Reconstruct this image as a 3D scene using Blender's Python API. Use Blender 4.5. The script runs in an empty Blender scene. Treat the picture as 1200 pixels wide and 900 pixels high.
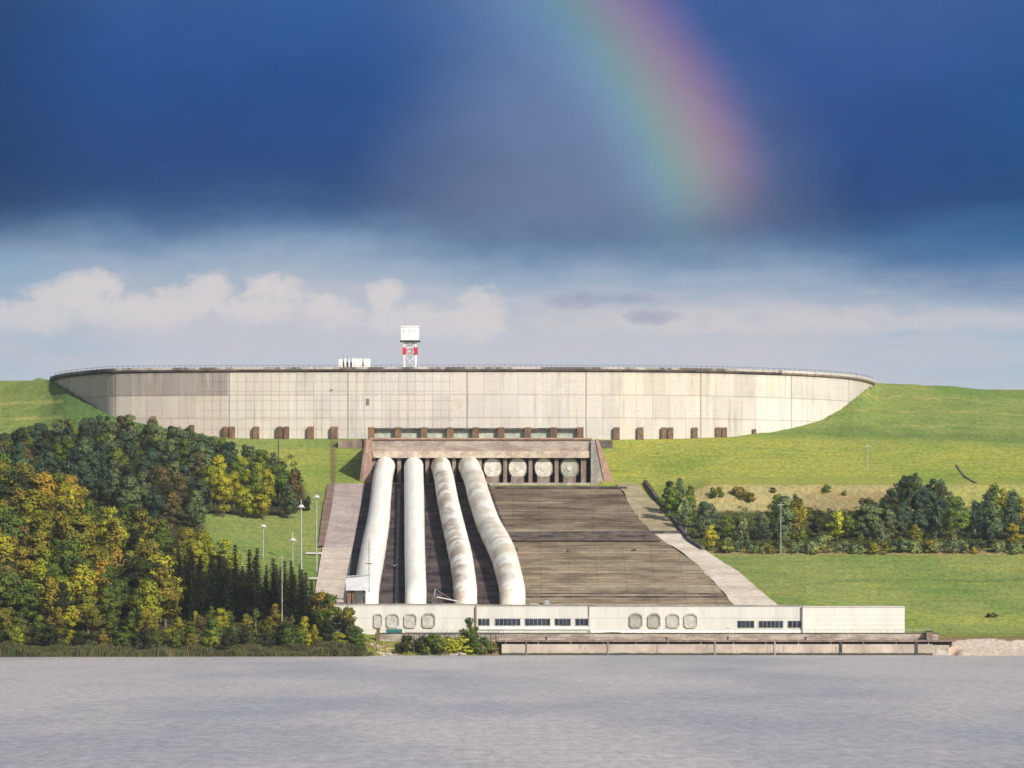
import bpy, bmesh, math, random
from mathutils import Vector, noise as mnoise
R = math.radians
random.seed(7)
scene = bpy.context.scene
COL = scene.collection

# ---------------------------------------------------------------- survey
F, HOR, HC = 6750.0, 698.0, 15.0      # focal length (in photo pixels), horizon row, camera height above the lake

def P(px, py, Y):
    """photo bearing + real distance -> point in the world (metres)"""
    return Vector(((px - 600) * Y / F, Y, HC + (HOR - py) * Y / F))
def X(px, Y): return (px - 600) * Y / F
def U(x, Y): return 600 + x * F / Y
def PY(z, Y): return HOR - (z - HC) * F / Y
def lerp(a, b, t): return a + (b - a) * t
def itp(tab, x):
    if x <= tab[0][0]: return tab[0][1]
    for (a, va), (b, vb) in zip(tab, tab[1:]):
        if x <= b: return lerp(va, vb, (x - a) / (b - a))
    return tab[-1][1]
def sm(a, b, x):
    t = max(0, min(1, (x - a) / (b - a))); return t * t * (3 - 2 * t)

# ---------------------------------------------------------------- node helpers
class NT:
    def __init__(s, tree): s.t = tree; tree.nodes.clear()
    def n(s, typ, ins=None, **props):
        nd = s.t.nodes.new(typ)
        for k, v in props.items(): setattr(nd, k, v)
        for k, v in (ins or {}).items():
            if isinstance(v, bpy.types.NodeSocket): s.t.links.new(v, nd.inputs[k])
            else: nd.inputs[k].default_value = v
        return nd
    def m(s, op, a, b=0.0, c=0.0, clamp=False):
        return s.n('ShaderNodeMath', {0: a, 1: b, 2: c}, operation=op, use_clamp=clamp).outputs[0]
    def sstep(s, v, a, b):
        nd = s.n('ShaderNodeMapRange', {0: v, 1: a, 2: b, 3: 0.0, 4: 1.0}, interpolation_type='SMOOTHSTEP'); return nd.outputs[0]
    def lin(s, v, a, b, c=0.0, d=1.0):
        nd = s.n('ShaderNodeMapRange', {0: v, 1: a, 2: b, 3: c, 4: d}); return nd.outputs[0]
    def mix(s, f, a, b, blend='MIX'):
        nd = s.n('ShaderNodeMix', data_type='RGBA', blend_type=blend)
        for i, v in ((0, f), (6, a), (7, b)):
            if isinstance(v, bpy.types.NodeSocket): s.t.links.new(v, nd.inputs[i])
            else: nd.inputs[i].default_value = v if i == 0 else (tuple(v) + (1,))[:4]
        return nd.outputs[2]
    def noise(s, vec, scale, detail=4, rough=0.55, dist=0.0):
        return s.n('ShaderNodeTexNoise', {'Vector': vec, 'Scale': scale, 'Detail': detail, 'Roughness': rough, 'Distortion': dist}).outputs[0]
    def ramp(s, v, stops, mode='LINEAR'):
        nd = s.n('ShaderNodeValToRGB', {0: v}); r = nd.color_ramp; r.interpolation = mode
        while len(r.elements) < len(stops): r.elements.new(0.5)
        for e, (p, c) in zip(r.elements, stops):
            e.position = p; e.color = (tuple(c) + (1,))[:4] if not isinstance(c, (int, float)) else (c, c, c, 1)
        return nd.outputs[0]
    def scalev(s, vec, sc):
        return s.n('ShaderNodeVectorMath', {0: vec, 1: sc}, operation='MULTIPLY').outputs[0]
    def comb(s, x, y, z=0.0): return s.n('ShaderNodeCombineXYZ', {0: x, 1: y, 2: z}).outputs[0]

def S(r, g, b):
    f = lambda c: (c / 255 / 12.92) if c / 255 <= .04045 else ((c / 255 + .055) / 1.055) ** 2.4
    return (f(r), f(g), f(b))

def mat(name, build, rough=0.85, spec=0.3, metal=0.0):
    m = bpy.data.materials.new(name); m.use_nodes = True
    t = NT(m.node_tree)
    pos = t.n('ShaderNodeNewGeometry').outputs['Position']
    res = build(t, pos)
    col, bump = res if isinstance(res, tuple) and isinstance(res[1], (bpy.types.NodeSocket, type(None))) else (res, None)
    b = t.n('ShaderNodeBsdfPrincipled', {'Roughness': rough, 'Specular IOR Level': spec, 'Metallic': metal})
    if isinstance(col, bpy.types.NodeSocket): t.t.links.new(col, b.inputs['Base Color'])
    else: b.inputs['Base Color'].default_value = (tuple(col) + (1,))[:4]
    if bump is not None: t.t.links.new(bump, b.inputs['Normal'])
    o = t.n('ShaderNodeOutputMaterial'); t.t.links.new(b.outputs[0], o.inputs[0])
    return m

def mottled(name, c1, c2, scale=0.3, stretch=(1, 1, 1), rough=0.85, lo=0.35, hi=0.65, fine=0.25, spec=0.3, metal=0.0):
    def f(t, pos):
        v = t.scalev(pos, stretch)
        n = t.noise(v, scale, 6, 0.6); k = t.sstep(n, lo, hi)
        c = t.mix(k, c1, c2)
        n2 = t.lin(t.noise(pos, 2.2, 3, 0.6), 0.3, 0.7, 1 - fine, 1 + fine)
        return t.mix(1.0, c, t.comb(n2, n2, n2), 'MULTIPLY')
    return mat(name, f, rough, spec, metal)

# ---------------------------------------------------------------- mesh helpers
class MB:
    def __init__(s): s.v = []; s.f = []
    def add(s, vs, fs):
        o = len(s.v); s.v += [Vector(v) for v in vs]; s.f += [tuple(i + o for i in f) for f in fs]; return s
    def box(s, a, b):
        x0, y0, z0 = a; x1, y1, z1 = b
        return s.add([(x0,y0,z0),(x1,y0,z0),(x1,y1,z0),(x0,y1,z0),(x0,y0,z1),(x1,y0,z1),(x1,y1,z1),(x0,y1,z1)],
            [(0,3,2,1),(4,5,6,7),(0,1,5,4),(1,2,6,5),(2,3,7,6),(3,0,4,7)])
    def prism(s, pts, d):
        """polygon (3D points) extruded along d"""
        n = len(pts); d = Vector(d); pts = [Vector(p) for p in pts]
        return s.add(pts + [p + d for p in pts], [tuple(range(n)), tuple(reversed(range(n, 2 * n)))] +
            [(i, i + n, (i + 1) % n + n, (i + 1) % n) for i in range(n)])
    def tube(s, path, rad, n=12, cap=True):
        path = [Vector(p) for p in path]; rings = []
        up = None
        for i, p in enumerate(path):
            t = (path[min(i + 1, len(path) - 1)] - path[max(i - 1, 0)]).normalized()
            if up is None or abs(up.dot(t)) > .95:
                up = Vector((0, 0, 1)) if abs(t.z) < .9 else Vector((0, 1, 0))
            a = up.cross(t).normalized(); b = t.cross(a).normalized(); up = b
            r = rad[i] if isinstance(rad, (list, tuple)) else rad
            rings.append([p + a * r * math.cos(2*math.pi*k/n) + b * r * math.sin(2*math.pi*k/n) for k in range(n)])
        vs = [v for r in rings for v in r]; fs = []
        for i in range(len(rings) - 1):
            for k in range(n):
                fs.append((i*n+k, i*n+(k+1)%n, (i+1)*n+(k+1)%n, (i+1)*n+k))
        if cap: fs += [tuple(reversed(range(n))), tuple(range((len(rings)-1)*n, len(rings)*n))]
        return s.add(vs, fs)
    def build(s, name, m, parent=None, origin=None, smooth=False, label=None):
        if parent is not None: o3 = Vector(parent['_w'])
        else: o3 = Vector(origin) if origin is not None else Vector((0, 0, 0))
        me = bpy.data.meshes.new(name); me.from_pydata([v - o3 for v in s.v], [], s.f); me.update()
        bm = bmesh.new(); bm.from_mesh(me); bmesh.ops.recalc_face_normals(bm, faces=bm.faces); bm.to_mesh(me); bm.free()
        if smooth:
            for p in me.polygons: p.use_smooth = True
        if m: me.materials.append(m)
        ob = bpy.data.objects.new(name, me); COL.objects.link(ob)
        if parent is not None: ob.parent = parent
        else: ob.location = o3
        ob['_w'] = tuple(o3)
        if label: ob['label'] = label
        return ob

def tag(o, label=None, cat=None, group=None, kind=None):
    if label: o['label'] = label
    if cat: o['category'] = cat
    if group: o['group'] = group
    if kind: o['kind'] = kind
    return o
def thing(name, loc, label, cat, group=None):
    o = bpy.data.objects.new(name, None); COL.objects.link(o); o.location = loc; o['_w'] = tuple(loc)
    o.empty_display_size = 0.5
    return tag(o, label, cat, group)

# ================================================================ TERRAIN
K = 469125.0                       # crest of the upper reservoir is 69.5 m above the camera
CREST = 84.5
WALLTOP = [(60,442.5),(66,440.5),(75,438.3),(90,436.2),(110,434.5),(128,432.8),(160,432.3),(200,431.9),(300,431.4),(450,431.1),
           (600,431.0),(720,431.3),(800,432),(840,432.8),(880,434),(910,435),(940,436.2),(965,437.6),(985,439),(1000,440.6),(1012,442.6),(1021,445),(1027,448)]
def wallY(px): return K / (HOR - itp(WALLTOP, px))
CONTACT = [(60,444),(66,448),(75,453),(95,466),(108,474.5),(130,487),(155,493.5),(175,498),(215,505.5),(240,510),(270,513),(300,514),(700,515),(800,514),(850,512),(900,507),(935,500),(960,493),(985,480),(1000,468),(1012,458),(1025,448.5)]
KS = 37.2 / 198.0                  # fall of the penstock slope
def plane(Y): return 11.0 + KS * (Y - 1502.0)
def zc(px):                         # ground level against the big wall
    Y = wallY(px); return min(CREST, HC + (HOR - itp(CONTACT, px)) * Y / F)
def tail(px):
    Y = wallY(px); z = zc(px)
    return [(Y - 1, z), (Y + 6, z), (Y + 60, max(z, 80) if z < 80 else 82), (2100, 80), (2600, 76), (12000, 60)]
def mk(px, pts): return (px, pts + tail(px))
COLS = []
LEFT = [(-300,-8),(1380,-3),(1405,-.3),(1410,.6),(1425,2),(1480,15),(1560,38),(1640,50),(1700,56.5),(1770,65),(1862,CREST),(1880,CREST),(1920,80),(2600,76),(12000,60)]
COLS.append((-400, LEFT)); COLS.append((0, LEFT))
COLS.append((45, [(-300,-8),(1380,-3),(1408,-.3),(1425,2),(1480,14),(1560,35),(1640,47.5),(1700,55.5),(1770,66),(1838,CREST),(1870,CREST),(1920,80),(2600,76),(12000,60)]))
for px, a in [(p, (p-62)/98*.8) for p in (62,66,71,77,84,92,100,108,116,124,132,145,160)]:
    COLS.append(mk(px, [(-300,-8),(1380,-3),(1409,-.3),(1427,1.7),(1480,lerp(14,12,a)),(1555,lerp(34,27,a)),(1625,lerp(45,39,a)),(1690,lerp(54,50.5,a)),(1745,61.5)]))
for px in (200, 240, 270, 300, 345):
    t = (px - 200) / 145
    COLS.append(mk(px, [(-300,-8),(1380,-3),(1412+4*t,-.3),(1430,1.5),(1480,lerp(11,8.5,t)),(1502,lerp(15,11,t)),(1555,lerp(26,21,t)),(1620,lerp(36,33.2,t)),(1690,lerp(49,46.4,t)),(1725,54.5),(1750,60.5)]))
for px in (366, 385, 428):
    COLS.append(mk(px, [(-300,-8),(1380,-3),(1416,-.3),(1432,1.2),(1460,3.6),(1476,5.2),(1499,6),(1502,plane(1502)-.5),(1690,plane(1690)-.5),(1702,48.4),(1750,60.5)]))
cut = [(1499,5.2),(1501,plane(1502)-.7),(1700,plane(1700)-.5),(1757,48)]
COLS.append((431, [(-300,-8),(1380,-3),(1430,-.3),(1445,1),(1460,3.4),(1474,5)] + cut + tail(431)))
for px in (452, 580):
    COLS.append((px, [(-300,-8),(1380,-3),(1443,-.5),(1449,.4),(1458,2),(1468,4),(1474,5)] + cut + tail(px)))
quay = [(-300,-8),(1380,-5),(1452.5,-5),(1454,2.6),(1465,2.9),(1467,4.6),(1474,5)]
COLS.append((590, quay + cut + tail(590)))
COLS.append((700, quay + cut + tail(700)))
for px in (704, 770):
    COLS.append(mk(px, quay + [(1499,5.2),(1501,plane(1502)-.7),(1690,plane(1690)-.5),(1702,48.4),(1750,60.4)]))
for px in (830, 900, 920, 935, 945):
    COLS.append(mk(px, quay + [(1499,5.2),(1501,plane(1502)-.7),(1590,26.4),(1652,38.6),(1667,47.0),(1700,49.8),(1758,62.6)]))
def low(px):
    t = sm(925, 1070, px); return [(1499.5,5.3),(lerp(1501,1508,t),lerp(10.3,7.0,t)),(1590,26.4),(1652,38.6),(1667,47.0),(1700,49.8)]
for px in (950, 960, 972, 980, 985, 990, 995, 1000, 1005, 1010, 1015, 1020, 1025):
    COLS.append(mk(px, quay + low(px) + [(lerp(1758,1768,sm(935,985,px)),lerp(62.6,63.4,sm(935,985,px)))]))
def right(px, Yc):
    sh = quay if px < 1110 else [(-300,-8),(1380,-5),(1432,-1),(1439,0),(1455,1.8),(1464,3.6),(1474,5)]
    return (px, sh + low(px) + [(lerp(1768,1776,sm(1040,1200,px)),63.4),(Yc,CREST),(Yc+22,CREST),(Yc+60,82),(2600,76),(12000,60)])
COLS += [right(1031, 1880), right(1045, 1884), right(1070, 1891), right(1108, 1903), right(1122, 1908), right(1200, 1938), right(1420, 2030)]
COLS.sort(key=lambda c: c[0])
def ground(u, Y):
    if u <= COLS[0][0]: return itp(COLS[0][1], Y)  # bright cloud veil added above the view to lighten the water
    for (a, ta), (b, tb) in zip(COLS, COLS[1:]):
        if u <= b: return lerp(itp(ta, Y), itp(tb, Y), (u - a) / (b - a))
    return itp(COLS[-1][1], Y)
def gxy(x, Y): return ground(U(x, Y), Y)

# real ground covers (albedo)
G_UP   = (.290,.310,.058)    # sunny yellow-green meadow
G_LOW  = (.215,.252,.066)
G_EMB  = (.205,.255,.064)
G_DARK = (.100,.155,.045)
BEIGE  = (.34,.29,.13)
BROWN  = (.20,.14,.07)
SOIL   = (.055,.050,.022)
SAND   = (.56,.46,.37)
def mixc(a, b, t): return tuple(lerp(x, y, t) for x, y in zip(a, b))
def cover(u, Y, z):
    py = PY(z, Y)
    j = mnoise.noise(Vector((u*.03, Y*.03, 0))) * 1.0
    j2 = mnoise.noise(Vector((u*.012+9, Y*.05, 3)))
    if u > 1085 and Y < 1466 + 3*j: return SAND
    if Y < 1472 and u > 560: return BROWN
    if 428 < u < 480 and Y < 1462: return SAND if abs(u - 455 - (Y-1450)*-1.2 + 6*j) < 14 else (.2,.2,.04)
    if Y < 1500 and u > 420: return mixc((.22,.24,.04), G_LOW, .5 + .5*j)
    if u < 500:
        c = G_LOW
        if Y > 1745: c = mixc(G_EMB, G_DARK, sm(20, 90, u) * (1 - sm(200, 250, u)))
        elif Y > 1690: c = mixc(G_UP, G_LOW, .35)
        if u < 75 and (abs(z - 75.5) < .45 or abs(z - 70) < .3): c = mixc(c, (.34,.34,.10), .8)
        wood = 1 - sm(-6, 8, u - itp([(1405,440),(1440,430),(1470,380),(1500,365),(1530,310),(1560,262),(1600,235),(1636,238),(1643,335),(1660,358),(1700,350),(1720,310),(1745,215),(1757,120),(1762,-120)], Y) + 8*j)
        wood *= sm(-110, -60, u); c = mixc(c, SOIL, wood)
        if 385 < u < 395 and 1700 < Y < 1756: c = (.16,.10,.06)
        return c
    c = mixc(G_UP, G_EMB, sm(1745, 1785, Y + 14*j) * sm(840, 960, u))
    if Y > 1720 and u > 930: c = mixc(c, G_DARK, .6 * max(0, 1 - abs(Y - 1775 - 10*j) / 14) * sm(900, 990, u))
    if u > 1000 and Y > 1790 and abs(((z - 1.5*j) % 5.5) - 2) < .3: c = mixc(c, (.33,.31,.10), .6)
    if Y < 1662: c = G_LOW
    if u > 930 and Y < 1588 and abs(z - 19 - 3*mnoise.noise(Vector((u*.006, 2, 0)))) < .35: c = mixc(c, G_DARK, .5)
    if u > 800 and 1588 < Y < 1600: c = mixc(G_LOW, (.30,.22,.11), .8)
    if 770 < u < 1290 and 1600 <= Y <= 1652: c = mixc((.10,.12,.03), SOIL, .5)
    if u > 800 and 1652 < Y < 1668:
        c = mixc(BEIGE, BROWN, .55 * sm(930, 975, u + 20*j) * (1 - sm(1040, 1075, u)) * (1 - sm(1661, 1665, Y)))
        c = mixc(c, G_UP, .55 * sm(1040, 1080, u))
    if u > 800 and 1667 <= Y < 1672: c = mixc(BEIGE, c, .4)
    if 1508 < Y < 1522 and u > 950: c = mixc(c, G_UP, .5)
    return c

def make_ground():
    us = [-14000,-7000,-4000,-2500,-1500,-1000,-700,-550] + list(range(-400, 1600, 5)) + [1650,1720,1900,2300,3000,5000,9000,15000]
    # make sure breaks fall exactly on vertices
    us = sorted(set(us) | {431, 428, 700, 704} | set(range(56, 172, 2)) | set(range(920, 1036, 2)))
    Ys = [-300, 300, 900, 1200, 1300, 1370, 1395] + [1400 + 2*i for i in range(int(480/2))] + [1882 + 6*i for i in range(16)] + [2000, 2100, 2300, 2600, 3500, 5000, 8000, 12000]
    vs, cols = [], []
    for Y in Ys:
        for u in us:
            z = ground(u, Y)
            if 1400 < Y < 1990:
                wt = max(1 - sm(330, 366, u), sm(940, 1010, u), sm(1690, 1740, Y) if u > 720 else 0)
                wt *= 1 - sm(1715, 1745, Y) * sm(10, 50, u) * (1 - sm(1050, 1130, u))
                z += wt * (.16 * mnoise.noise(Vector((u*.02, Y*.03, 1))) + .12 * mnoise.noise(Vector((u*.09, Y*.12, 5))))
            if abs(u) > 2000: YY = Y
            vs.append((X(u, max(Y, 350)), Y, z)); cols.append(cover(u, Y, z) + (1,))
    n = len(us); fs = []
    for i in range(len(Ys) - 1):
        for j in range(n - 1): fs.append((i*n+j, i*n+j+1, (i+1)*n+j+1, (i+1)*n+j))
    me = bpy.data.meshes.new('ground'); me.from_pydata(vs, [], fs); me.update()
    at = me.color_attributes.new('cover', 'FLOAT_COLOR', 'POINT')
    at.data.foreach_set('color', [c for col in cols for c in col])
    for p in me.polygons: p.use_smooth = True
    def f(t, pos):
        c = t.n('ShaderNodeAttribute', attribute_name='cover').outputs['Color']
        sp = t.n('ShaderNodeSeparateColor', {0: c})
        gm = t.sstep(t.m('SUBTRACT', sp.outputs[1], sp.outputs[0]), -.07, -.01)
        big = t.noise(t.scalev(pos, (1, .6, 2.0)), .03, 4, .55)
        streak = t.noise(t.scalev(pos, (.25, 1.1, 2.5)), .22, 5, .65)
        c = t.mix(t.m('MULTIPLY', t.sstep(big, .42, .68), gm), c, t.mix(1.0, c, (.70,.86,.75), 'MULTIPLY'))
        c = t.mix(t.m('MULTIPLY', t.sstep(streak, .48, .66), .5), c, t.mix(1.0, c, (1.40,1.15,.85), 'MULTIPLY'))
        c = t.mix(t.m('MULTIPLY', t.m('MULTIPLY', t.sstep(streak, .47, .33), .6), gm), c, t.mix(1.0, c, (.62,.78,.70), 'MULTIPLY'))
        pt = t.sstep(t.noise(t.scalev(pos, (.8, .5, 1.5)), .09, 5, .7), .50, .66)
        c = t.mix(t.m('MULTIPLY', pt, .45), c, t.mix(1.0, c, (1.16,1.02,.95), 'MULTIPLY'))
        fn = t.noise(t.scalev(pos, (1, .45, 1)), .9, 4, .75); k = t.lin(fn, .3, .7, .62, 1.38)
        c = t.mix(1.0, c, t.comb(k, k, k), 'MULTIPLY')
        b = t.n('ShaderNodeBump', {'Strength': .5, 'Distance': .6, 'Height': t.noise(pos, .5, 6, .7)}).outputs[0]
        return c, b
    me.materials.append(mat('meadow_ground', f, .95, .1))
    o = bpy.data.objects.new('ground', me); COL.objects.link(o); tag(o, kind='structure')
make_ground()

# ---------------------------------------------------------------- water
def make_water():
    mb = MB(); mb.add([(-9000,-300,0),(9000,-300,0),(9000,1475,0),(-9000,1475,0)], [(0,1,2,3)])
    m = bpy.data.materials.new('lake_water'); m.use_nodes = True; t = NT(m.node_tree)
    pos = t.n('ShaderNodeNewGeometry').outputs['Position']
    w1 = t.noise(t.scalev(pos, (.7, 1, 1)), .22, 6, .62)
    w2 = t.noise(t.scalev(pos, (.35, 1, 1)), .045, 4, .6)
    h = t.m('ADD', t.m('MULTIPLY', w1, 1.0), t.m('MULTIPLY', w2, .6))
    bump = t.n('ShaderNodeBump', {'Strength': .9, 'Distance': .9, 'Height': h}).outputs[0]
    patch = t.sstep(t.noise(t.scalev(pos, (.8, .14, 1)), .02, 4, .6), .36, .60)
    col = t.mix(patch, (.290,.290,.310), (.460,.410,.385))
    rip = t.lin(t.noise(t.scalev(pos, (.8, .11, 1)), .9, 6, .85), .32, .68, .62, 1.38)  # ripple sparkle painted as lighter and darker base colour
    col = t.mix(1.0, col, t.comb(rip, rip, rip), 'MULTIPLY')
    b = t.n('ShaderNodeBsdfPrincipled', {'Base Color': col, 'Roughness': .34, 'IOR': 1.333, 'Specular IOR Level': .5, 'Normal': bump})
    o = t.n('ShaderNodeOutputMaterial'); t.t.links.new(b.outputs[0], o.inputs[0])
    tag(mb.build('water', m), kind='structure')
make_water()

# ================================================================ MATERIALS
M = {}
M['conc_pale'] = mottled('pale_concrete', (.58,.54,.48), (.46,.42,.36), .25, (1,1,.4), .85)
M['conc_grey'] = mottled('grey_concrete', (.36,.33,.30), (.22,.20,.18), .3, (1,1,.4), .9)
M['conc_brown'] = mottled('brown_stained_concrete', (.27,.20,.16), (.15,.11,.09), .5, (1,1,.3), .9)
M['conc_dark'] = mottled('dark_weathered_concrete', (.115,.095,.085), (.045,.038,.035), .25, (1,1,1), .9, .4, .6)
M['rim'] = mottled('shade_dark_rim', (.10,.08,.07), (.04,.034,.03), .3, (1,.2,.2), .9)  # crest beam tone: shade of the overhanging walkway painted in as dark colour
M['parapet'] = mottled('weathered_parapet', (.44,.39,.34), (.12,.10,.085), .16, (1,.2,.2), .9, .42, .58)
M['rust'] = mottled('rust_brown_paint', (.20,.115,.06), (.10,.06,.035), .6, (1,1,.5), .8)
M['red_conc'] = mottled('reddish_concrete', (.40,.24,.18), (.28,.19,.15), .5, (1,1,1), .85)
M['white'] = mottled('white_paint', (.80,.79,.76), (.70,.69,.66), .5, (1,1,.4), .5, fine=.06)
M['red'] = mottled('red_paint', (.55,.03,.04), (.42,.03,.04), .6, rough=.5, fine=.1)
M['steel'] = mottled('galvanised_steel', (.42,.42,.41), (.30,.30,.29), 1.5, rough=.5, metal=.3, fine=.1)
M['darksteel'] = mottled('dark_steel', (.06,.055,.05), (.03,.03,.03), 1.5, rough=.6)
M['teal'] = mottled('teal_paint', (.03,.19,.17), (.02,.12,.11), 1.0, rough=.6, fine=.1)
M['black'] = mottled('slit_shadow_black', (.02,.02,.022), (.012,.012,.014), 1.0, rough=.9)  # black that paints the shadow slit under the quay deck
M['ochre'] = mottled('ochre_dry_grass', (.42,.29,.06), (.30,.22,.06), 1.0)
M['wood'] = mottled('brown_wood', (.20,.13,.08), (.12,.08,.05), 1.0)
M['stone'] = mottled('pale_rock', (.5,.45,.4), (.3,.27,.24), 1.2)
M['greenpane'] = mottled('grey_green_shutter', (.42,.44,.36), (.30,.33,.27), .6, rough=.6)
M['bark'] = mottled('bark', (.16,.12,.09), (.08,.06,.045), 1.5)
M['palebark'] = mottled('pale_bark', (.42,.36,.30), (.20,.16,.12), 1.2)

def facade(name, base, alt, step, dz, line=.75, fine=.08):
    """cladding with sheet joints"""
    def f(t, pos):
        s = t.n('ShaderNodeSeparateXYZ', {0: pos})
        c = t.mix(t.sstep(t.noise(t.scalev(pos, (1, 1, .25)), .35, 5, .6), .35, .7), base, alt)
        j1 = t.m('LESS_THAN', t.m('FRACT', t.m('DIVIDE', t.m('ADD', s.outputs[0], 900.0), step)), .06 * 4 / step)
        j2 = t.m('LESS_THAN', t.m('FRACT', t.m('DIVIDE', t.m('ADD', s.outputs[2], 90.0), dz)), .12)
        j = t.m('MAXIMUM', t.m('MULTIPLY', j1, .6), t.m('MULTIPLY', j2, .8))
        c = t.mix(j, c, t.mix(1.0, c, (line, line, line), 'MULTIPLY'))
        return c
    return mat(name, f, .7)
M['fac_cream'] = facade('cream_cladding', (.60,.575,.53), (.51,.49,.45), 6.0, 3.0, .86)
M['fac_white'] = facade('white_siding', (.66,.635,.59), (.60,.57,.52), 12.0, 1.3, .86)

# the great wall: joints run along its length, stored in the UV map in metres
def wall_mat():
    def f(t, pos):
        uv = t.n('ShaderNodeUVMap', uv_map='metres').outputs[0]
        s = t.n('ShaderNodeSeparateXYZ', {0: uv}); a, z = s.outputs[0], s.outputs[1]
        tone = t.n('ShaderNodeAttribute', attribute_name='tone').outputs['Color']
        v2 = t.comb(a, z, 0.0)
        # cast panels, each with its own tone
        pa = t.m('FLOOR', t.m('DIVIDE', a, 5.2)); pz = t.m('FLOOR', t.m('DIVIDE', t.m('SUBTRACT', z, 62.0), 7.0))
        wn = t.n('ShaderNodeTexWhiteNoise', {'Vector': t.comb(pa, pz, 0.0)}, noise_dimensions='3D').outputs[0]
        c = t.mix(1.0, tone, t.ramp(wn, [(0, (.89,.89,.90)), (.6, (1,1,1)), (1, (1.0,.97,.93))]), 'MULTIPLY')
        # streaks running down
        st = t.noise(t.scalev(v2, (1.0, .07, 1)), .55, 5, .7)
        c = t.mix(t.m('MULTIPLY', t.sstep(st, .53, .72), .7), c, t.mix(1.0, c, (.64,.58,.52), 'MULTIPLY'))
        c = t.mix(t.m('MULTIPLY', t.sstep(st, .44, .26), .45), c, (.80,.76,.68))
        bl = t.noise(v2, .11, 5, .6)
        c = t.mix(t.m('MULTIPLY', t.sstep(bl, .52, .72), .45), c, t.mix(1.0, c, (.80,.76,.68), 'MULTIPLY'))
        fn = t.lin(t.noise(v2, 1.6, 4, .7), .3, .7, .9, 1.1)
        c = t.mix(1.0, c, t.comb(fn, fn, fn), 'MULTIPLY')
        def line(v, step, w, off=0.0):
            return t.m('LESS_THAN', t.m('FRACT', t.m('DIVIDE', t.m('ADD', v, off), step)), w / step)
        mid = t.m('MULTIPLY', t.m('GREATER_THAN', a, 101.0), t.m('LESS_THAN', a, 178.0))
        fine = t.m('MULTIPLY', t.m('MAXIMUM', line(a, 2.6, .22), line(z, 2.9, .2, 1.0)), t.m('MULTIPLY_ADD', mid, .42, .10))
        mid2 = t.m('MAXIMUM', t.m('MULTIPLY', line(a, 5.2, .24), .35), t.m('MULTIPLY', line(z, 7.0, .3, -62.0 - .15 + 70), .55))
        big = t.m('MULTIPLY', line(a, 36.4, .42), .9)
        L = t.m('MAXIMUM', fine, t.m('MAXIMUM', mid2, big))
        c = t.mix(L, c, t.mix(1.0, c, (.50,.45,.40), 'MULTIPLY'))
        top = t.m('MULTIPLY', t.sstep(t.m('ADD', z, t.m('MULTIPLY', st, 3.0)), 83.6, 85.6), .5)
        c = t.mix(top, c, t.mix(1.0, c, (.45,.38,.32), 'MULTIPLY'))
        b = t.n('ShaderNodeBump', {'Strength': .25, 'Distance': .15, 'Height': t.m('SUBTRACT', fn, L)}).outputs[0]
        return c, b
    return mat('board_marked_wall_concrete', f, .9, .2)
M['wall'] = wall_mat()

# ================================================================ THE RESERVOIR WALL
wpts = []                           # (x, y, arc)
def smoothed():
    raw = [(px, wallY(px)) for px in [60 + i * 967 / 320 for i in range(321)]]
    ys = [r[1] for r in raw]
    for _ in range(8): ys = [ys[0]] + [(ys[i-1] + ys[i]*2 + ys[i+1]) / 4 for i in range(1, len(ys)-1)] + [ys[-1]]
    out = []; s = 0; prev = None
    for (px, _), y in zip(raw, ys):
        x = X(px, y)
        if prev: s += math.hypot(x - prev[0], y - prev[1])
        out.append((px, x, y, s)); prev = (x, y)
    return out
WP = smoothed()
def offset(i, d):
    a = WP[max(i-1, 0)]; b = WP[min(i+1, len(WP)-1)]
    t = Vector((b[1]-a[1], b[2]-a[2])).normalized(); n = Vector((t.y, -t.x))   # towards the viewer
    return WP[i][1] + n.x*d, WP[i][2] + n.y*d
def strip(prof, i0=0, i1=None, step=1):
    """prof = closed list of (offset towards viewer, z) swept along the wall"""
    mb = MB(); idx = list(range(i0, (i1 or len(WP)-1) + 1, step)); n = len(prof)
    vs = []
    for i in idx:
        for d, z in prof:
            x, y = offset(i, d); vs.append((x, y, z))
    fs = []
    for k in range(len(idx)-1):
        for j in range(n): fs.append((k*n+j, k*n+(j+1)%n, (k+1)*n+(j+1)%n, (k+1)*n+j))
    fs += [tuple(range(n)), tuple(reversed(range((len(idx)-1)*n, len(idx)*n)))]
    return mb.add(vs, fs)
def ipx(px): return min(range(len(WP)), key=lambda i: abs(WP[i][0] - px))

dam = thing('dam_wall', (0, WP[160][2], 60), 'long curved pale concrete reservoir wall along the hilltop above the four pipes', 'dam wall')
ZS = [50, 60, 64, 69, 76, 76.2, 83.2]
nz = len(ZS); mbv, mbf, tones, uvs = [], [], [], []
for i, (px, x, y, s) in enumerate(WP):
    for z in ZS:
        mbv.append(Vector((x, y, z)) - Vector(dam['_w'])); uvs.append((s, z))
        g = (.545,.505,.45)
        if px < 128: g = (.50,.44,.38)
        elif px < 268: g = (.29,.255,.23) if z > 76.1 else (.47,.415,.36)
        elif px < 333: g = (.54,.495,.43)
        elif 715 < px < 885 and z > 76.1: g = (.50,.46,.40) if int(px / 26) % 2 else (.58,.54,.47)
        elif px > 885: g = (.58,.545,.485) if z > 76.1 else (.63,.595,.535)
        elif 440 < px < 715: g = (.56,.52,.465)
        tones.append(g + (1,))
back0 = len(mbv)
for i in range(len(WP)):
    bx, by = offset(i, -3)
    for z in (50, 83.2): mbv.append(Vector((bx, by, z)) - Vector(dam['_w'])); tones.append((.5,.46,.4,1)); uvs.append((WP[i][3], z))
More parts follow.
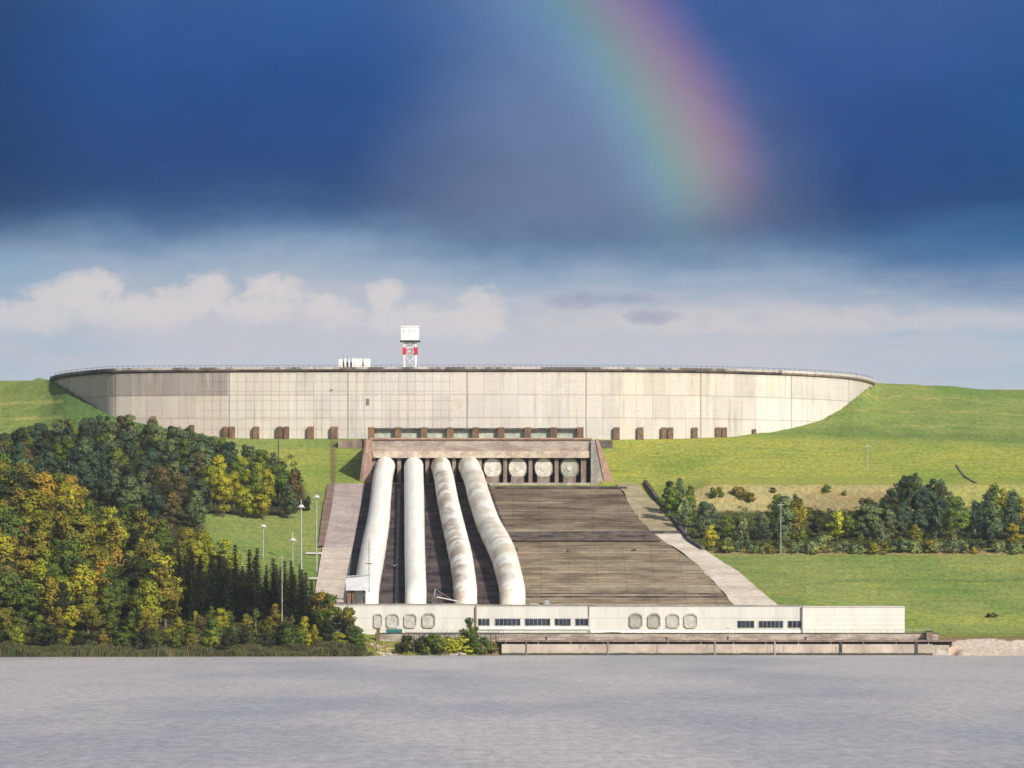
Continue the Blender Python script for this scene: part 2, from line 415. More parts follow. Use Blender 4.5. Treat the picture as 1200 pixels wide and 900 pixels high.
for i in range(len(WP)-1):
    for j in range(nz-1): mbf.append((i*nz+j, (i+1)*nz+j, (i+1)*nz+j+1, i*nz+j+1))
    mbf.append((back0+2*i, back0+2*i+1, back0+2*i+3, back0+2*i+2))
    mbf.append((i*nz+nz-1, (i+1)*nz+nz-1, back0+2*i+3, back0+2*i+1))
for i in (0, len(WP)-1): mbf.append(tuple(i*nz+j for j in range(nz)) + (back0+2*i+1, back0+2*i))
me = bpy.data.meshes.new('wall_face'); me.from_pydata(mbv, [], mbf); me.update()
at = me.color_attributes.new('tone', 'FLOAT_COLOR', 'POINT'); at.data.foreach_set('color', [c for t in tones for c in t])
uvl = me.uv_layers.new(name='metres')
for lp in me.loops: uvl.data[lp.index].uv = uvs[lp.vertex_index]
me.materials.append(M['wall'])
face = bpy.data.objects.new('wall_face', me); COL.objects.link(face); face.parent = dam
iR = ipx(915)
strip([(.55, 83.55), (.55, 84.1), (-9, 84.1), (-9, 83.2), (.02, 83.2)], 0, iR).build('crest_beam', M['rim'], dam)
strip([(.55, 83.55), (.55, 84.1), (-9, 84.1), (-9, 83.2), (.02, 83.2)], iR).build('crest_beam', M['conc_brown'], dam)
strip([(.45, 84.1), (.45, 84.75), (.2, 84.75), (.2, 84.1)], 0, iR).build('parapet', M['parapet'], dam)
strip([(.45, 84.1), (.45, 84.75), (.2, 84.75), (.2, 84.1)], iR).build('parapet', M['conc_pale'], dam)
rail = MB()
for i in range(2, len(WP)-2, 2):
    x, y = offset(i, .34); rail.box((x-.05, y-.05, 84.7), (x+.05, y+.05, 85.4))
rail.v += []
rail2 = strip([(.38, 85.32), (.38, 85.4), (.30, 85.4), (.30, 85.32)], 2, len(WP)-3)
rail.add(rail2.v, rail2.f)
rail.build('railing', M['darksteel'], dam)
# short piers at the foot of the wall
def pier(px0, px1, pyt, pyb, depth=1.6, m='rust', nm='pier'):
    i = ipx((px0+px1)/2); Y = WP[i][2]; z1 = HC + (HOR-pyt)*Y/F; z0 = HC + (HOR-pyb)*Y/F - 1.5
    return MB().box((X(px0,Y), Y-depth, z0), (X(px1,Y), Y-.02, z1)).build(nm, M[m], dam)
for a, b, t, bt in ((177,183,488,496),(222,228,498,506),(261.5,267.6,500,513),(269,275.5,500,513),(297,304,500,515),(325,331,500,515),(333,339,500,515),(361,368,500,515),(388,396,500,515),
                    (719,726,501,516),(747,754,501,516),(775,781,501,516),(782.6,789,501,516),(811,817.5,501,516),(839,845,501,515),(846.3,852,501,515),(882,886,503,510)):
    pier(a, b, t, bt, m='rust' if a < 700 else 'wood')
for (a, b, t, bt) in ((429,433,467,475),(386.5,390,456,458.5)):
    i = ipx(a); Y = WP[i][2]
    MB().box((X(a,Y), Y-.12, HC+(HOR-bt)*Y/F), (X(b,Y), Y-.01, HC+(HOR-t)*Y/F)).build('hatch', M['conc_brown'], dam)
# lookout cabinets on left curve
# ================================================================ INTAKE STRUCTURE
YF = 1705.0
def zf(py, Y=YF): return HC + (HOR-py)*Y/F
intake = thing('intake_building', (X(570, YF), YF, 48), 'brown concrete intake house at the head of the slope, under the wall', 'intake building')
x0, x1 = X(436, YF), X(692, YF)
ztop, zbeam, zfl = zf(515), zf(536.5), zf(565)
MB().box((x0, YF, zbeam), (x1, YF+2.2, ztop)).build('lintel_beam', mottled('intake_beam_concrete', (.38,.315,.26), (.25,.19,.155), .28, (1,1,2.2), .9), intake)
MB().box((x0+.01, YF+2.2, ztop-1.0), (x1-.01, WP[160][2]-.05, ztop-.01)).build('deck', M['conc_grey'], intake)
MB().box((x0, YF+13, zfl-2), (x1, YF+14, ztop-1.0)).build('back_wall', M['conc_dark'], intake)
MB().box((x0-.5, YF-1.5, zfl-3), (x1+3.0, YF+13, zfl-.2)).build('sill', M['conc_grey'], intake)
MB().box((x0+.2, YF-.35, zbeam-.02), (x1-.2, YF-.02, zbeam+2.0)).build('ledge', mottled('pale_ledge', (.50,.43,.34), (.36,.28,.22), .4), intake)
MB().box((x0-.6, YF-.7, ztop), (x1+.6, YF+.4, ztop+.45)).build('coping', M['red_conc'], intake)
# columns between the bays
bays = [450.5, 484.8, 516.7, 547.5, 577.3, 606.5, 637, 667.5]
for i in range(9):
    pc = (bays[i-1] + bays[i]) / 2 if 0 < i < 8 else (437.5 if i == 0 else 684)
    w = .9 if 0 < i < 8 else 1.3
    MB().box((X(pc,YF)-w/1.6, YF+1.0, zfl-.2), (X(pc,YF)+w/1.6, YF+12.9, zbeam-.01)).build('bay_column', M['conc_brown'], intake)
discm = mottled('pale_bulkhead', (.62,.58,.52), (.42,.39,.33), .7, fine=.12)
disg = mottled('grey_green_bulkhead', (.36,.35,.28), (.22,.23,.19), .7, fine=.12)
for k, pc in enumerate(bays[4:]):
    c = Vector((X(pc, YF), YF+1.2, zf(548.3)))
    def ring(r, y, n=28, sx=1.0): return [(c.x + sx*r*math.cos(2*math.pi*a/n), y, c.z + 1.16*r*math.sin(2*math.pi*a/n)) for a in range(n)]
    d = MB().prism(ring(2.6, YF+1.4, sx=.98), (0, 6, 0)).build('bulkhead', disg if k == 3 else discm, intake)
    rr = MB(); n = 28
    A, B, C, D = ring(2.9, YF+1.9), ring(2.9, YF+2.6), ring(2.61, YF+2.6), ring(2.61, YF+1.9)
    rr.add(A+B+C+D, [f for i in range(n) for f in ((i,(i+1)%n,n+(i+1)%n,n+i), (3*n+i,3*n+(i+1)%n,(i+1)%n,i))])
    r_ = rr.build('rim', M['conc_brown'], d)
    h = MB().prism(ring(.8, YF+1.2), (0, .3, 0)).build('manhole', M['conc_pale'], d)
    # cradle and pipework under each bulkhead
    cx = c.x
    MB().box((cx-1.9, YF+.8, zfl-.19), (cx+1.9, YF+4, c.z-2.5)).build('cradle', M['conc_brown'], intake)
# gate bays on the deck, against the wall
YG = 1745.0; zg0 = ztop; zg1 = zf(500.8, YG)
cols = [435,466.5,497,527.5,557.5,587.5,618.5,649,680]
for pc in cols:
    MB().box((X(pc-3.8,YG), YG-1.0, zg0), (X(pc+3.8,YG), YG+8, zg1)).build('gate_pier', M['rust'], intake)
for a, b in zip(cols, cols[1:]):
    xa, xb = X(a+3.8,YG)+.01, X(b-3.8,YG)-.01
    MB().box((xa, YG-.3, zf(503.6,YG)), (xb, YG+7.9, zf(501.6,YG))).build('gate_beam', M['conc_dark'], intake)
    MB().box((xa, YG+1.2, zg0), (xb, YG+1.6, zf(503.6,YG)-.01)).build('gate_panel', M['greenpane'], intake)
MB().box((X(683.9,YG), YG+2, zg0-14), (X(718,YG), YG+14, zg0+.9)).build('deck_slab', M['conc_dark'], intake)
MB().box((X(396,YG), YG+2, zg0-12), (X(431,YG), YG+14, zg0+.9)).build('deck_slab', M['conc_brown'], intake)
# wing walls
def wing(pts, y0, dy, m, nm='wing_wall'):
    return MB().prism([(X(a, y0), y0, zf(b, y0)) for a, b in pts], (0, dy, 0)).build(nm, m, intake)
wing([(692.4,516.5),(698,516.5),(708,566),(692.4,566)], YF-1.2, 50, M['conc_grey'])
wing([(698.3,514.3),(700.8,514.3),(719.5,566),(708.3,566),(698.3,517)], YF-1.6, 48, M['red_conc'], 'stair_wall')
wing([(426.5,515),(435.8,515),(435.8,566),(424.5,566)], YF-1.2, 44, M['red_conc'])
wing([(427.8,514),(430,514),(424,566.5),(420.8,566.5)], YF-1.6, 3, M['conc_brown'], 'stair_wall')

# ================================================================ PENSTOCK SLOPE (paving lying on the hillside)
def on_slope(px, py, h=0.0):
    m = (HOR-py)/F; Y = (HC - 11.0 - h + KS*1502.0) / (KS - m)
    return Vector((X(px, Y), Y, HC + m*Y))
def stepped_sheet(name, left, right_, m, h, Y0, Y1, run):
    vs, fs = [], []; n = int((Y1-Y0)/run); rng = random.Random(3); rows_ = []
    for i in range(n):
        ya, yb = Y0 + i*run, Y0 + (i+1)*run - .35
        za = plane(ya) + h + rng.uniform(.0, .1); zb = za + KS*run*rng.uniform(.60, .85)
        rows_ += [(ya, za), (yb, zb)]
    for Y, z in rows_:
        py = PY(z, Y); a, b = X(itp(left, py), Y), X(itp(right_, py), Y)
        for k in range(25):
            x = lerp(a, b, k/24); vs.append((x, Y, z + .10*mnoise.noise(Vector((x*.12, Y*.1, 0)))))
    for i in range(len(rows_)-1):
        for k in range(24): fs.append((i*25+k, i*25+k+1, (i+1)*25+k+1, (i+1)*25+k))
    o = MB().add(vs, fs).build(name, m); tag(o, kind='structure'); return o
def slope_sheet(name, left, right_, m, h, y_top, y_bot, n=80, rag=0.0):
    """strip between two edge lines; left/right_: [(py, px)]"""
    mb = MB(); vs = []; fs = []
    for i in range(n+1):
        py = lerp(y_top, y_bot, i/n)
        ja = rag * (mnoise.noise(Vector((py*.07, h*90, 1))) + .3*mnoise.noise(Vector((py*.25, h*90, 2))))
        jb = rag * (mnoise.noise(Vector((py*.07, h*90, 7))) + .3*mnoise.noise(Vector((py*.25, h*90, 8))))
        a, b = on_slope(itp(left, py) + ja, py, h), on_slope(itp(right_, py) + jb, py, h)
        for k in range(9): vs.append(a.lerp(b, k/8))
    for i in range(n):
        for k in range(8): fs.append((i*9+k, i*9+k+1, (i+1)*9+k+1, (i+1)*9+k))
    mb.add(vs, fs)
    o = mb.build(name, m); tag(o, kind='structure'); return o
def slab_mat(name, ca, cb, cc, sx_=.14, seam=.25, drift=False):
    def f(t, pos):
        st = t.noise(t.scalev(pos, (sx_, 1, 0)), .16, 4, .52)
        bl = t.noise(t.scalev(pos, (.35, 1, 0)), .07, 5, .65)
        c = t.mix(t.sstep(st, .36, .62), ca, cb)
        if drift:
            yy = t.n('ShaderNodeSeparateXYZ', {0: pos}).outputs[1]
            lw = t.sstep(t.m('ADD', yy, t.m('MULTIPLY_ADD', bl, 60.0, -30.0)), 1640, 1560)
            c = t.mix(lw, t.mix(1.0, c, (.72,.66,.62), 'MULTIPLY'), t.mix(1.0, c, (1.28,1.25,1.15), 'MULTIPLY'))
        c = t.mix(t.m('MULTIPLY', t.sstep(bl, .45, .7), .8), c, cc)
        s = t.n('ShaderNodeSeparateXYZ', {0: pos})
        ln = t.m('LESS_THAN', t.m('FRACT', t.m('DIVIDE', s.outputs[0], 7.6)), .05)
        seam_ = seam
        c = t.mix(t.m('MULTIPLY', ln, seam), c, t.mix(1.0, c, (.55,.5,.45), 'MULTIPLY'))
        fn = t.lin(t.noise(t.scalev(pos, (.5, .6, .3)), 1.0, 5, .7), .3, .7, .78, 1.22)
        c = t.mix(1.0, c, t.comb(fn, fn, fn), 'MULTIPLY')
        b = t.n('ShaderNodeBump', {'Strength': .6, 'Distance': .5, 'Height': t.noise(pos, .8, 5, .7)}).outputs[0]
        return c, b
    return mat(name, f, .95, .1)
slabm = slab_mat('moss_stained_paving', (.120,.092,.064), (.225,.178,.124), (.34,.28,.195), .6, .3, True)
bedm = slab_mat('dark_rubble_bed', (.034,.026,.030), (.095,.070,.070), (.16,.12,.105), 1.1, .5)
padm = slab_mat('pinkish_ramp_paving', (.36,.28,.26), (.43,.345,.31), (.47,.40,.36), 1.2, .12)
padl = slab_mat('sandy_ramp_paving', (.52,.42,.34), (.60,.50,.41), (.52,.44,.36), 1.2, .1)
stripm = slab_mat('beige_gravel_verge', (.30,.24,.145), (.42,.35,.22), (.36,.30,.16), .7, 0.0)
trackm = slab_mat('pale_sandy_track', (.56,.48,.38), (.64,.56,.46), (.46,.38,.28), .7, 0.0)
browns = slab_mat('brown_path', (.20,.13,.10), (.27,.19,.15), (.16,.11,.08))
YT, YB = 566.5, 712
slope_sheet('penstock_bed', [(566,428),(600,421),(660,411),(712,405)], [(566,573),(600,585),(650,604),(712,616)], bedm, .02, YT, YB)
stepped_sheet('paved_slope', [(566,573),(600,585),(650,604),(712,616)], [(566,722),(600,744),(625,765),(665,822),(712,862)], slabm, .04, 1503.0, 1699.5, 4.2)
# (terraces of the paving are real steps, see below)
slope_sheet('gravel_verge', [(566,722),(600,744),(625,765)], [(566,745),(590,768),(625,800)], stripm, .02, YT, 624.2, 110, 4.0)
slope_sheet('sandy_track', [(624,762),(640,790),(665,822),(712,862)], [(624,798),(640,820),(665,858),(690,888),(712,914)], trackm, .05, 624.6, YB, 160, 4.5)
slope_sheet('access_ramp', [(566,393),(600,387.5),(641,379.5)], [(566,428),(600,421),(641,413.5)], padm, .03, YT, 640.9, 24)
slope_sheet('lower_ramp', [(641,378),(712,366)], [(641,413.5),(712,405)], padl, .03, 641.1, YB, 24)
slope_sheet('brown_path', [(566,384),(600,378),(650,371)], [(566,393),(600,387.5),(641,379.5),(650,378)], browns, .045, YT, 640, 50, 1.2)
slope_sheet('rubble_band', [(566,590),(660,600)], [(626,764),(634,776)], slab_mat('dark_rubble', (.05,.038,.03), (.15,.11,.08), (.24,.19,.14), 1.3, 0), .42, 626.3, 633.5, 8, .8)
# berm road across the paved slope
def bar_on_slope(mb, pxa, pya, pxb, pyb, w, h0, h1):
    a, b = on_slope(pxa, pya, h0), on_slope(pxb, pyb, h0)
    d = (b-a).normalized(); n = Vector((-d.y, d.x, 0)).normalized() * w/2
    n.z = KS * n.y
    return mb.prism([a-n, b-n, b+n, a+n], (0, 0, h1-h0))
berm = MB(); bar_on_slope(berm, 594, 626, 796, 624.5, 2.2, .05, .55)
tag(berm.build('berm', M['conc_dark'], origin=on_slope(700, 625)), kind='structure')
for (a, b, y, w) in ((600, 850, 700, .7), (604,846,696.5,.35), (581,735,572,.9)):
    q = MB(); bar_on_slope(q, a, y, b, y+.3, w, .05, .45); tag(q.build('kerb', M['conc_dark'], origin=on_slope(a, y)), kind='structure')
# channel along the verge
ch = thing('drainage_channel', on_slope(757, 571), 'dark concrete drainage channel descending beside the right edge of the slope', 'channel')
q = MB(); pts = [(756,567),(768,584),(782,602),(796,620),(808,636),(824,646)]
for (a, b), (c, d) in zip(pts, pts[1:]): bar_on_slope(q, a, b, c, d, 1.0, -.3, .9)
q.build('channel_wall', M['conc_dark'], ch)
ch2 = thing('drainage_channel', P(1118, 546, 1715), 'short dark drainage channel cut across the upper right meadow', 'channel')
q = MB(); pts = [(1119,1722),(1128,1703),(1135,1690),(1143,1674)]
for (a, ya), (b, yb) in zip(pts, pts[1:]):
    A = Vector((X(a, ya), ya, ground(a, ya)-.3)); B = Vector((X(b, yb), yb, ground(b, yb)-.3))
    q.prism([A, B, B+Vector((.6,0,0)), A+Vector((.6,0,0))], (0,0,.5))
q.build('channel_wall', M['conc_dark'], ch2)
# thin white paths on the left lawn
for nm, px0, px1, py in (('footpath', 358, 378, 648.5), ('footpath', 362, 372, 678)):
    q = MB(); bar_on_slope(q, px0, py, px1, py, 1.6, .02, .22); tag(q.build(nm, M['conc_pale'], origin=on_slope(px0, py)), kind='structure')

# ================================================================ PENSTOCKS
PIPES = [
 ('cream white penstock pipe on the left, its foot beside the raised grey cabin', [(537,451.4),(560,448.6),(585,446),(610,443.4),(635,439),(660,434.6),(685,430.5),(714,427)], [2.85,2.9,2.95,3.0,3.25,3.4,3.4,3.3], 0),
 ('straightest cream white penstock pipe, second from the left', [(537,484.8),(565,485.1),(590,485.5),(640,486),(700,487.5),(714,487.8)], [2.85,2.85,2.85,2.85,2.8,2.8], 0),
 ('white penstock pipe with brown stains along its left flank, third from the left', [(537,516.7),(560,520.2),(585,524.5),(610,529.9),(635,535.9),(650,539.3),(660,541.2),(685,544.6),(714,547)], [2.9,2.9,2.95,3.05,3.15,3.2,3.2,3.15,3.1], 2),
 ('cream penstock pipe with the widest bend, nearest the bare brown paving', [(537,549.5),(560,555.2),(585,562.3),(610,570.7),(622,576.2),(635,583),(648,589),(660,593),(685,599),(714,604.5)], [3.05,3.15,3.15,3.3,3.4,3.55,3.65,3.6,3.5,3.4], 1),
]
def pipe_mat(k):
    def f(t, pos):
        fl = t.n('ShaderNodeTexCoord').outputs['UV']
        s = t.n('ShaderNodeSeparateXYZ', {0: fl}); ang, ln = s.outputs[0], s.outputs[1]
        v = t.comb(t.m('MULTIPLY', ang, 18.0), ln, 0.0)
        c = t.mix(t.sstep(t.noise(t.scalev(v, (1, .06, 1)), .8, 4, .6), .4, .7), (.82,.79,.71), (.72,.68,.58))
        n = t.noise(t.scalev(v, (1, .55, 1)), .13 if k else .3, 5, .65)
        if k:
            lo, hi, am = ((.42, .58, .85), (.42, .56, .95))[k-1]
            side = t.sstep(ang, .62, .42) if k == 2 else t.sstep(ang, .95, .3)
            c = t.mix(t.m('MULTIPLY', t.m('MULTIPLY', t.sstep(n, lo, hi), am), side), c, (.36,.26,.175) if k == 2 else (.48,.38,.25))
        rg = t.m('LESS_THAN', t.m('FRACT', t.m('DIVIDE', ln, 6.0)), .05)
        c = t.mix(t.m('MULTIPLY', rg, .45), c, t.mix(1.0, c, (.6,.55,.5), 'MULTIPLY'))
        sp = t.sstep(t.noise(v, 1.7, 3, .7), .62, .74)
        c = t.mix(t.m('MULTIPLY', sp, .35), c, (.35,.30,.24))
        return c
    return mat('penstock_coating', f, .6, .3)
def catmull(pts, n):
    out = []
    for i in range(len(pts)-1):
        p0, p1, p2, p3 = pts[max(i-1,0)], pts[i], pts[i+1], pts[min(i+2, len(pts)-1)]
        for k in range(n):
            t = k/n; out.append(tuple(.5*((2*b)+(-a+c)*t+(2*a-5*b+4*c-d)*t*t+(-a+3*b-3*c+d)*t**3) for a,b,c,d in zip(p0,p1,p2,p3)))
    out.append(tuple(pts[-1])); return out
for (lab, pts, rad, k) in PIPES:
    LIFT = 3.3
    path = []; rads = []
    cp = [(px, py, r) for (py, px), r in zip(pts, rad)]
    cp[0] = (cp[0][0], 549, cp[0][2]); cp = [cp[0]] + [c for c in cp[1:] if c[1] > 556]
    for px, py, r in catmull(cp, 8): path.append(on_slope(px, py, LIFT)); rads.append(r)
    first = path[0]; z = first.z
    head = [Vector((X(pts[0][1], YF), YF + d, first.z + .35 + dz)) for d, dz in ((9, .5), (4, .45), (0, .2))]
    path = [p for p in path if 1508 < p.y < YF - 5]; rads = rads[-len(path):]
    e_ = path[-1]; path = head + path + [e_ + Vector((0,-2.6,-1.0)), e_ + Vector((0,-4.4,-2.6)), e_ + Vector((0,-5.2,-5.2)), e_ + Vector((0,-5.3,-9))]
    rads = [rads[0]]*3 + rads + [rads[-1]]*4
    # resample, add arc length
    foot = path[-5]; root = thing('penstock_pipe', (foot.x, foot.y, plane(foot.y)), lab, 'pipe', 'penstock pipes running down the slope')
    n = 32; vs = []; uv = []; L = 0; up = Vector((0,0,1))
    for i, p in enumerate(path):
        if i: L += (p - path[i-1]).length
        t = (path[min(i+1,len(path)-1)] - path[max(i-1,0)]).normalized()
        a = t.cross(Vector((0,0,1))).normalized(); b = a.cross(t).normalized()
        for q in range(n+1):
            th = 2*math.pi*q/n - math.pi/2
            vs.append(p + a*rads[i]*math.cos(th) + b*rads[i]*math.sin(th) - Vector(root['_w'])); uv.append((q/n, L))
    w = n+1
    fs = [(i*w+q, i*w+q+1, (i+1)*w+q+1, (i+1)*w+q) for i in range(len(path)-1) for q in range(n)]
    me = bpy.data.meshes.new('shell'); me.from_pydata(vs, [], fs); me.update()
    ul = me.uv_layers.new(name='UVMap')
    for lp in me.loops: ul.data[lp.index].uv = uv[lp.vertex_index]
    for p_ in me.polygons: p_.use_smooth = True
    me.materials.append(pipe_mat(k))
    o = bpy.data.objects.new('pipe_shell', me); COL.objects.link(o); o.parent = root
    # support saddles and joint rings
    acc = 0; nxt = 8
    for i in range(4, len(path)-5):
        acc += (path[i]-path[i-1]).length
        if acc > nxt:
            nxt += 16; p = path[i]; r = rads[i]; g = plane(p.y)
            MB().prism([(p.x-r*1.05, p.y-.7, g-.6), (p.x+r*1.05, p.y-.7, g-.6), (p.x+r*.92, p.y-.7, g+r*.62), (p.x-r*.92, p.y-.7, g+r*.62)], (0, 1.4, .2)).build('saddle', M['conc_dark'], root)
            t = (path[i+1]-path[i-1]).normalized()
            MB().tube([p - t*.14, p + t*.14], r*1.012, 32).build('joint_ring', M['fac_cream'], root, smooth=False)
# service handrail stairs between pipes
st = thing('service_stair', on_slope(471, 705), 'narrow dark service stairway between the first and second pipes', 'stairway')
q = MB(); bar_on_slope(q, 467.3, 574, 464.8, 709, .9, .1, .4)
q.build('stair_flight', M['conc_grey'], st)
for dx in (-.9, .9):
    q = MB(); bar_on_slope(q, 468.4 + dx*2.4, 574, 466 + dx*2.4, 709, .12, .3, 1.2); q.build('handrail', M['darksteel'], st)

# ================================================================ POWERHOUSE
YH = 1478.0
def zh(py, Y=YH): return HC + (HOR-py)*Y/F
ph = thing('powerhouse', (X(725,YH), YH, 5), 'long low cream powerhouse with window bands and blind arches at the foot of the pipes', 'powerhouse')
segs = [(389,558,708.3,744,'fac_cream',0),(558.2,690,709.3,744,'fac_cream',-.5),(690.2,940,709.8,744.5,'fac_cream',0),(940.2,1060,711,744.5,'fac_white',-.6)]
for a, b, t, bt, m, dy in segs:
    MB().box((X(a,YH), YH+dy, zh(bt)-.6), (X(b,YH), YH+19, zh(t)-.12)).build('wall', M[m], ph)
    MB().box((X(a,YH)-.08 if a < 400 else X(a,YH)+.03, YH+dy-.18, zh(t)-.11), (X(b,YH)-.03, YH+19.1, zh(t)+.18)).build('roof_edge', M['conc_grey'] if m == 'fac_cream' else M['fac_cream'], ph)
for px in (558.1, 690.1, 940.1):
    MB().box((X(px,YH)-.16, YH-.75, zh(744)), (X(px,YH)+.16, YH-.6, zh(710))).build('downpipe', M['red_conc' if px < 600 else 'conc_grey'], ph)
# string course
MB().box((X(560,YH), YH-.9, zh(737.6)), (X(690,YH), YH-.51, zh(734.6))).build('sill_band', M['white'], ph)
MB().box((X(692,YH), YH-.35, zh(741.5)), (X(939,YH), YH-.01, zh(738.5))).build('sill_band', M['white'], ph)
glass = mat('window_glass', lambda t, pos: t.mix(t.sstep(t.noise(t.scalev(pos, (1,1,.2)), .9, 3), .45, .6), (.010,.016,.03), (.025,.04,.07)), .15, .4)
def window(a, b, t, bt, y):
    f = MB(); xa, xb, z0, z1 = X(a,YH), X(b,YH), zh(bt), zh(t)
    g = .12
    f.box((xa, y-.12, z0), (xb, y-.01, z0+g)); f.box((xa, y-.12, z1-g), (xb, y-.01, z1))
    n = max(2, round((xb-xa)/1.1))
    for i in range(n+1):
        x = lerp(xa+.06, xb-.06, i/n); f.box((x-.05, y-.13, z0+g), (x+.05, y-.01, z1-g))
    w = f.build('window', M['conc_grey'], ph)
    MB().box((xa+.05, y-.06, z0+.05), (xb-.05, y-.03, z1-.05)).build('glass', glass, w)
for a, b in ((560,574),(580,610),(615,645),(650,669),(674,689.5)): window(a, b, 724.8, 733.4, YH-.5)
for a, b in ((864,884),(889,918),(923,939.5)): window(a, b, 727.3, 736, YH)
# blind arches
archm = mottled('grey_arch_infill', (.48,.46,.42), (.36,.34,.31), .8, fine=.12)
archd = mottled('dark_grey_arch_infill', (.36,.345,.31), (.26,.25,.225), .8, fine=.12)
for k, (a, b) in enumerate(((438,448),(453,468),(473.5,488.5),(494.5,510),(737.5,753),(759,774),(781,796.5),(801.5,817.5))):
    c = X((a+b)/2, YH); hw = X(b,YH) - c; z0, z1 = zh(735.8), zh(718.3)
    def arch(hw, z0, z1):
        pts = []; r = hw*.8
        for i in range(9):
            t = math.pi*i/16; pts.append((hw - r + r*math.cos(t), z1 - r*.9 + r*.9*math.sin(t)))
        top = pts + [(-x, z) for x, z in reversed(pts)]
        rb = hw*.35
        return top + [(-hw, z0+rb), (-hw+rb, z0), (hw-rb, z0), (hw, z0+rb)]
    A = arch(hw, z0, z1); B = arch(hw*.84, z0+.3, z1-.45)
    n = len(A); fr = MB()
    fr.add([(c+x, YH-.45, z) for x, z in A] + [(c+x, YH-.45, z) for x, z in B] + [(c+x, YH-.01, z) for x, z in A] + [(c+x, YH-.2, z) for x, z in B],
        [f for i in range(n) for f in ((i,(i+1)%n,n+(i+1)%n,n+i), (i,2*n+i,2*n+(i+1)%n,(i+1)%n), (n+i,n+(i+1)%n,3*n+(i+1)%n,3*n+i))])
    w = fr.build('blind_arch', M['conc_grey'] if k in (3, 4, 5) else archm, ph)
    MB().prism([(c+x, YH-.15, z) for x, z in B], (0, .14, 0)).build('infill', archd if k in (4, 5) else archm, w)

# ================================================================ QUAY
YQ = 1452.0
qy = thing('quay', (X(855,YQ), YQ, 0), 'long weathered concrete quay wall standing in the lake below the powerhouse', 'quay')
xa, xb = X(588,YQ), X(1093,YQ)
def q_mat():
    def f(t, pos):
        c = t.mix(t.sstep(t.noise(t.scalev(pos, (.6,1,.4)), .25, 5, .6), .35, .65), (.34,.28,.225), (.50,.43,.35))
        c = t.mix(t.m('MULTIPLY', t.sstep(t.noise(t.scalev(pos, (1,1,.12)), .8, 4, .7), .55, .7), .7), c, (.17,.11,.085))
        s = t.n('ShaderNodeSeparateXYZ', {0: pos})
        z = t.m('ADD', s.outputs[2], t.m('MULTIPLY', t.noise(pos, .5, 3), .5))
        c = t.mix(t.sstep(z, 1.05, .55), c, (.05,.05,.035))
        return c
    return mat('quay_concrete', f, .9)
qm = q_mat()
MB().box((xa, YQ, -6), (xb, YQ+1.2, 2.75)).build('lower_wall', qm, qy)
MB().box((xa, YQ+1.21, 1.0), (xb, YQ+2, 3.35)).build('recess_shadow', M['black'], qy)  # solid black box standing in for the shadow under the deck
MB().box((xa-1, YQ-.1, 3.35), (xb+6, YQ+14, 3.75)).build('deck', M['conc_brown'], qy)
q = MB()
for i in range(14):
    x = lerp(xa+1, xb-1, i/13); q.box((x-.12, YQ+.3, 2.75), (x+.12, YQ+.7, 3.35))
q.build('deck_posts', M['conc_grey'], qy)
MB().box((X(440,YQ+13), YQ+13, 3.0), (X(1100,YQ+13), YQ+13.6, 5.35)).build('upper_wall', mottled('upper_quay_concrete', (.42,.36,.30), (.22,.18,.14), .22, (1,1,3), .9), qy)
MB().box((X(440,YQ+13)-.1, YQ+12.8, 5.36), (X(1100,YQ+13), YQ+13.8, 5.55)).build('coping', M['conc_dark'], qy)
for px in (985.3, 1074):
    MB().box((X(px,YQ)-.35, YQ-.35, -2), (X(px,YQ)+.35, YQ-.01, 3.3)).build('buttress', M['darksteel'], qy)
for px in (617, 712.5, 838, 908):
    MB().box((X(px,YQ)-.16, YQ-.3, -1), (X(px,YQ)+.16, YQ-.01, 3.3)).build('fender', M['conc_grey'] if px != 617 else M['conc_brown'], qy)
# stepped end
e = MB(); e.box((xb+.02, YQ, -4), (X(1112,YQ), YQ+10, 2.5)); e.box((X(1112,YQ)+.01, YQ+2, -4), (X(1124,YQ), YQ+12, 1.3))
e.build('stepped_end', mottled('pale_quay_end', (.48,.44,.38), (.28,.25,.2), .6), qy)
rl = MB()
for i in range(60):
    px = 590 + i*8.5; x = X(px, YQ+13.2); rl.box((x-.04, YQ+13.2, 5.55), (x+.04, YQ+13.28, 6.3))
rl.box((X(590,YQ+13.2), YQ+13.21, 6.22), (X(1092,YQ+13.2), YQ+13.27, 6.3))
rl.build('railing', M['steel'], qy)
# small things on the quay
def bollard(px, lab):
    Y = YQ+1.0; b = thing('mooring_bollard', (X(px,Y), Y, 3.75), lab, 'bollard', 'bollards along the quay edge')
    x = X(px,Y); MB().tube([(x,Y,3.75),(x,Y,4.3)], [.22,.16], 10).build('post', M['darksteel'], b)
    MB().tube([(x,Y,4.3),(x,Y,4.42),(x,Y,4.6)], [.3,.34,.2], 10).build('cap', M['darksteel'], b)
for px, lab in ((640,'dark mooring bollard on the quay below the left window band'), (781,'dark mooring bollard on the quay below the right group of arches'), (853,'dark mooring bollard on the quay just left of the right window band'), (944,'dark mooring bollard on the quay near the white end of the powerhouse')): bollard(px, lab)
for px, lab in ((781,'small white box at the foot of the powerhouse below the four right arches'), (853.5,'small white box at the foot of the powerhouse left of the right windows')):
    b = thing('white_cabinet', (X(px,1468), 1468, 5), lab, 'cabinet'); x = X(px,1468)
    MB().box((x-.6,1468,5),(x+.6,1469,6.6)).build('body', M['white'], b)
    MB().box((x-.7,1467.9,6.61),(x+.7,1469.1,6.75)).build('lid', M['steel'], b)
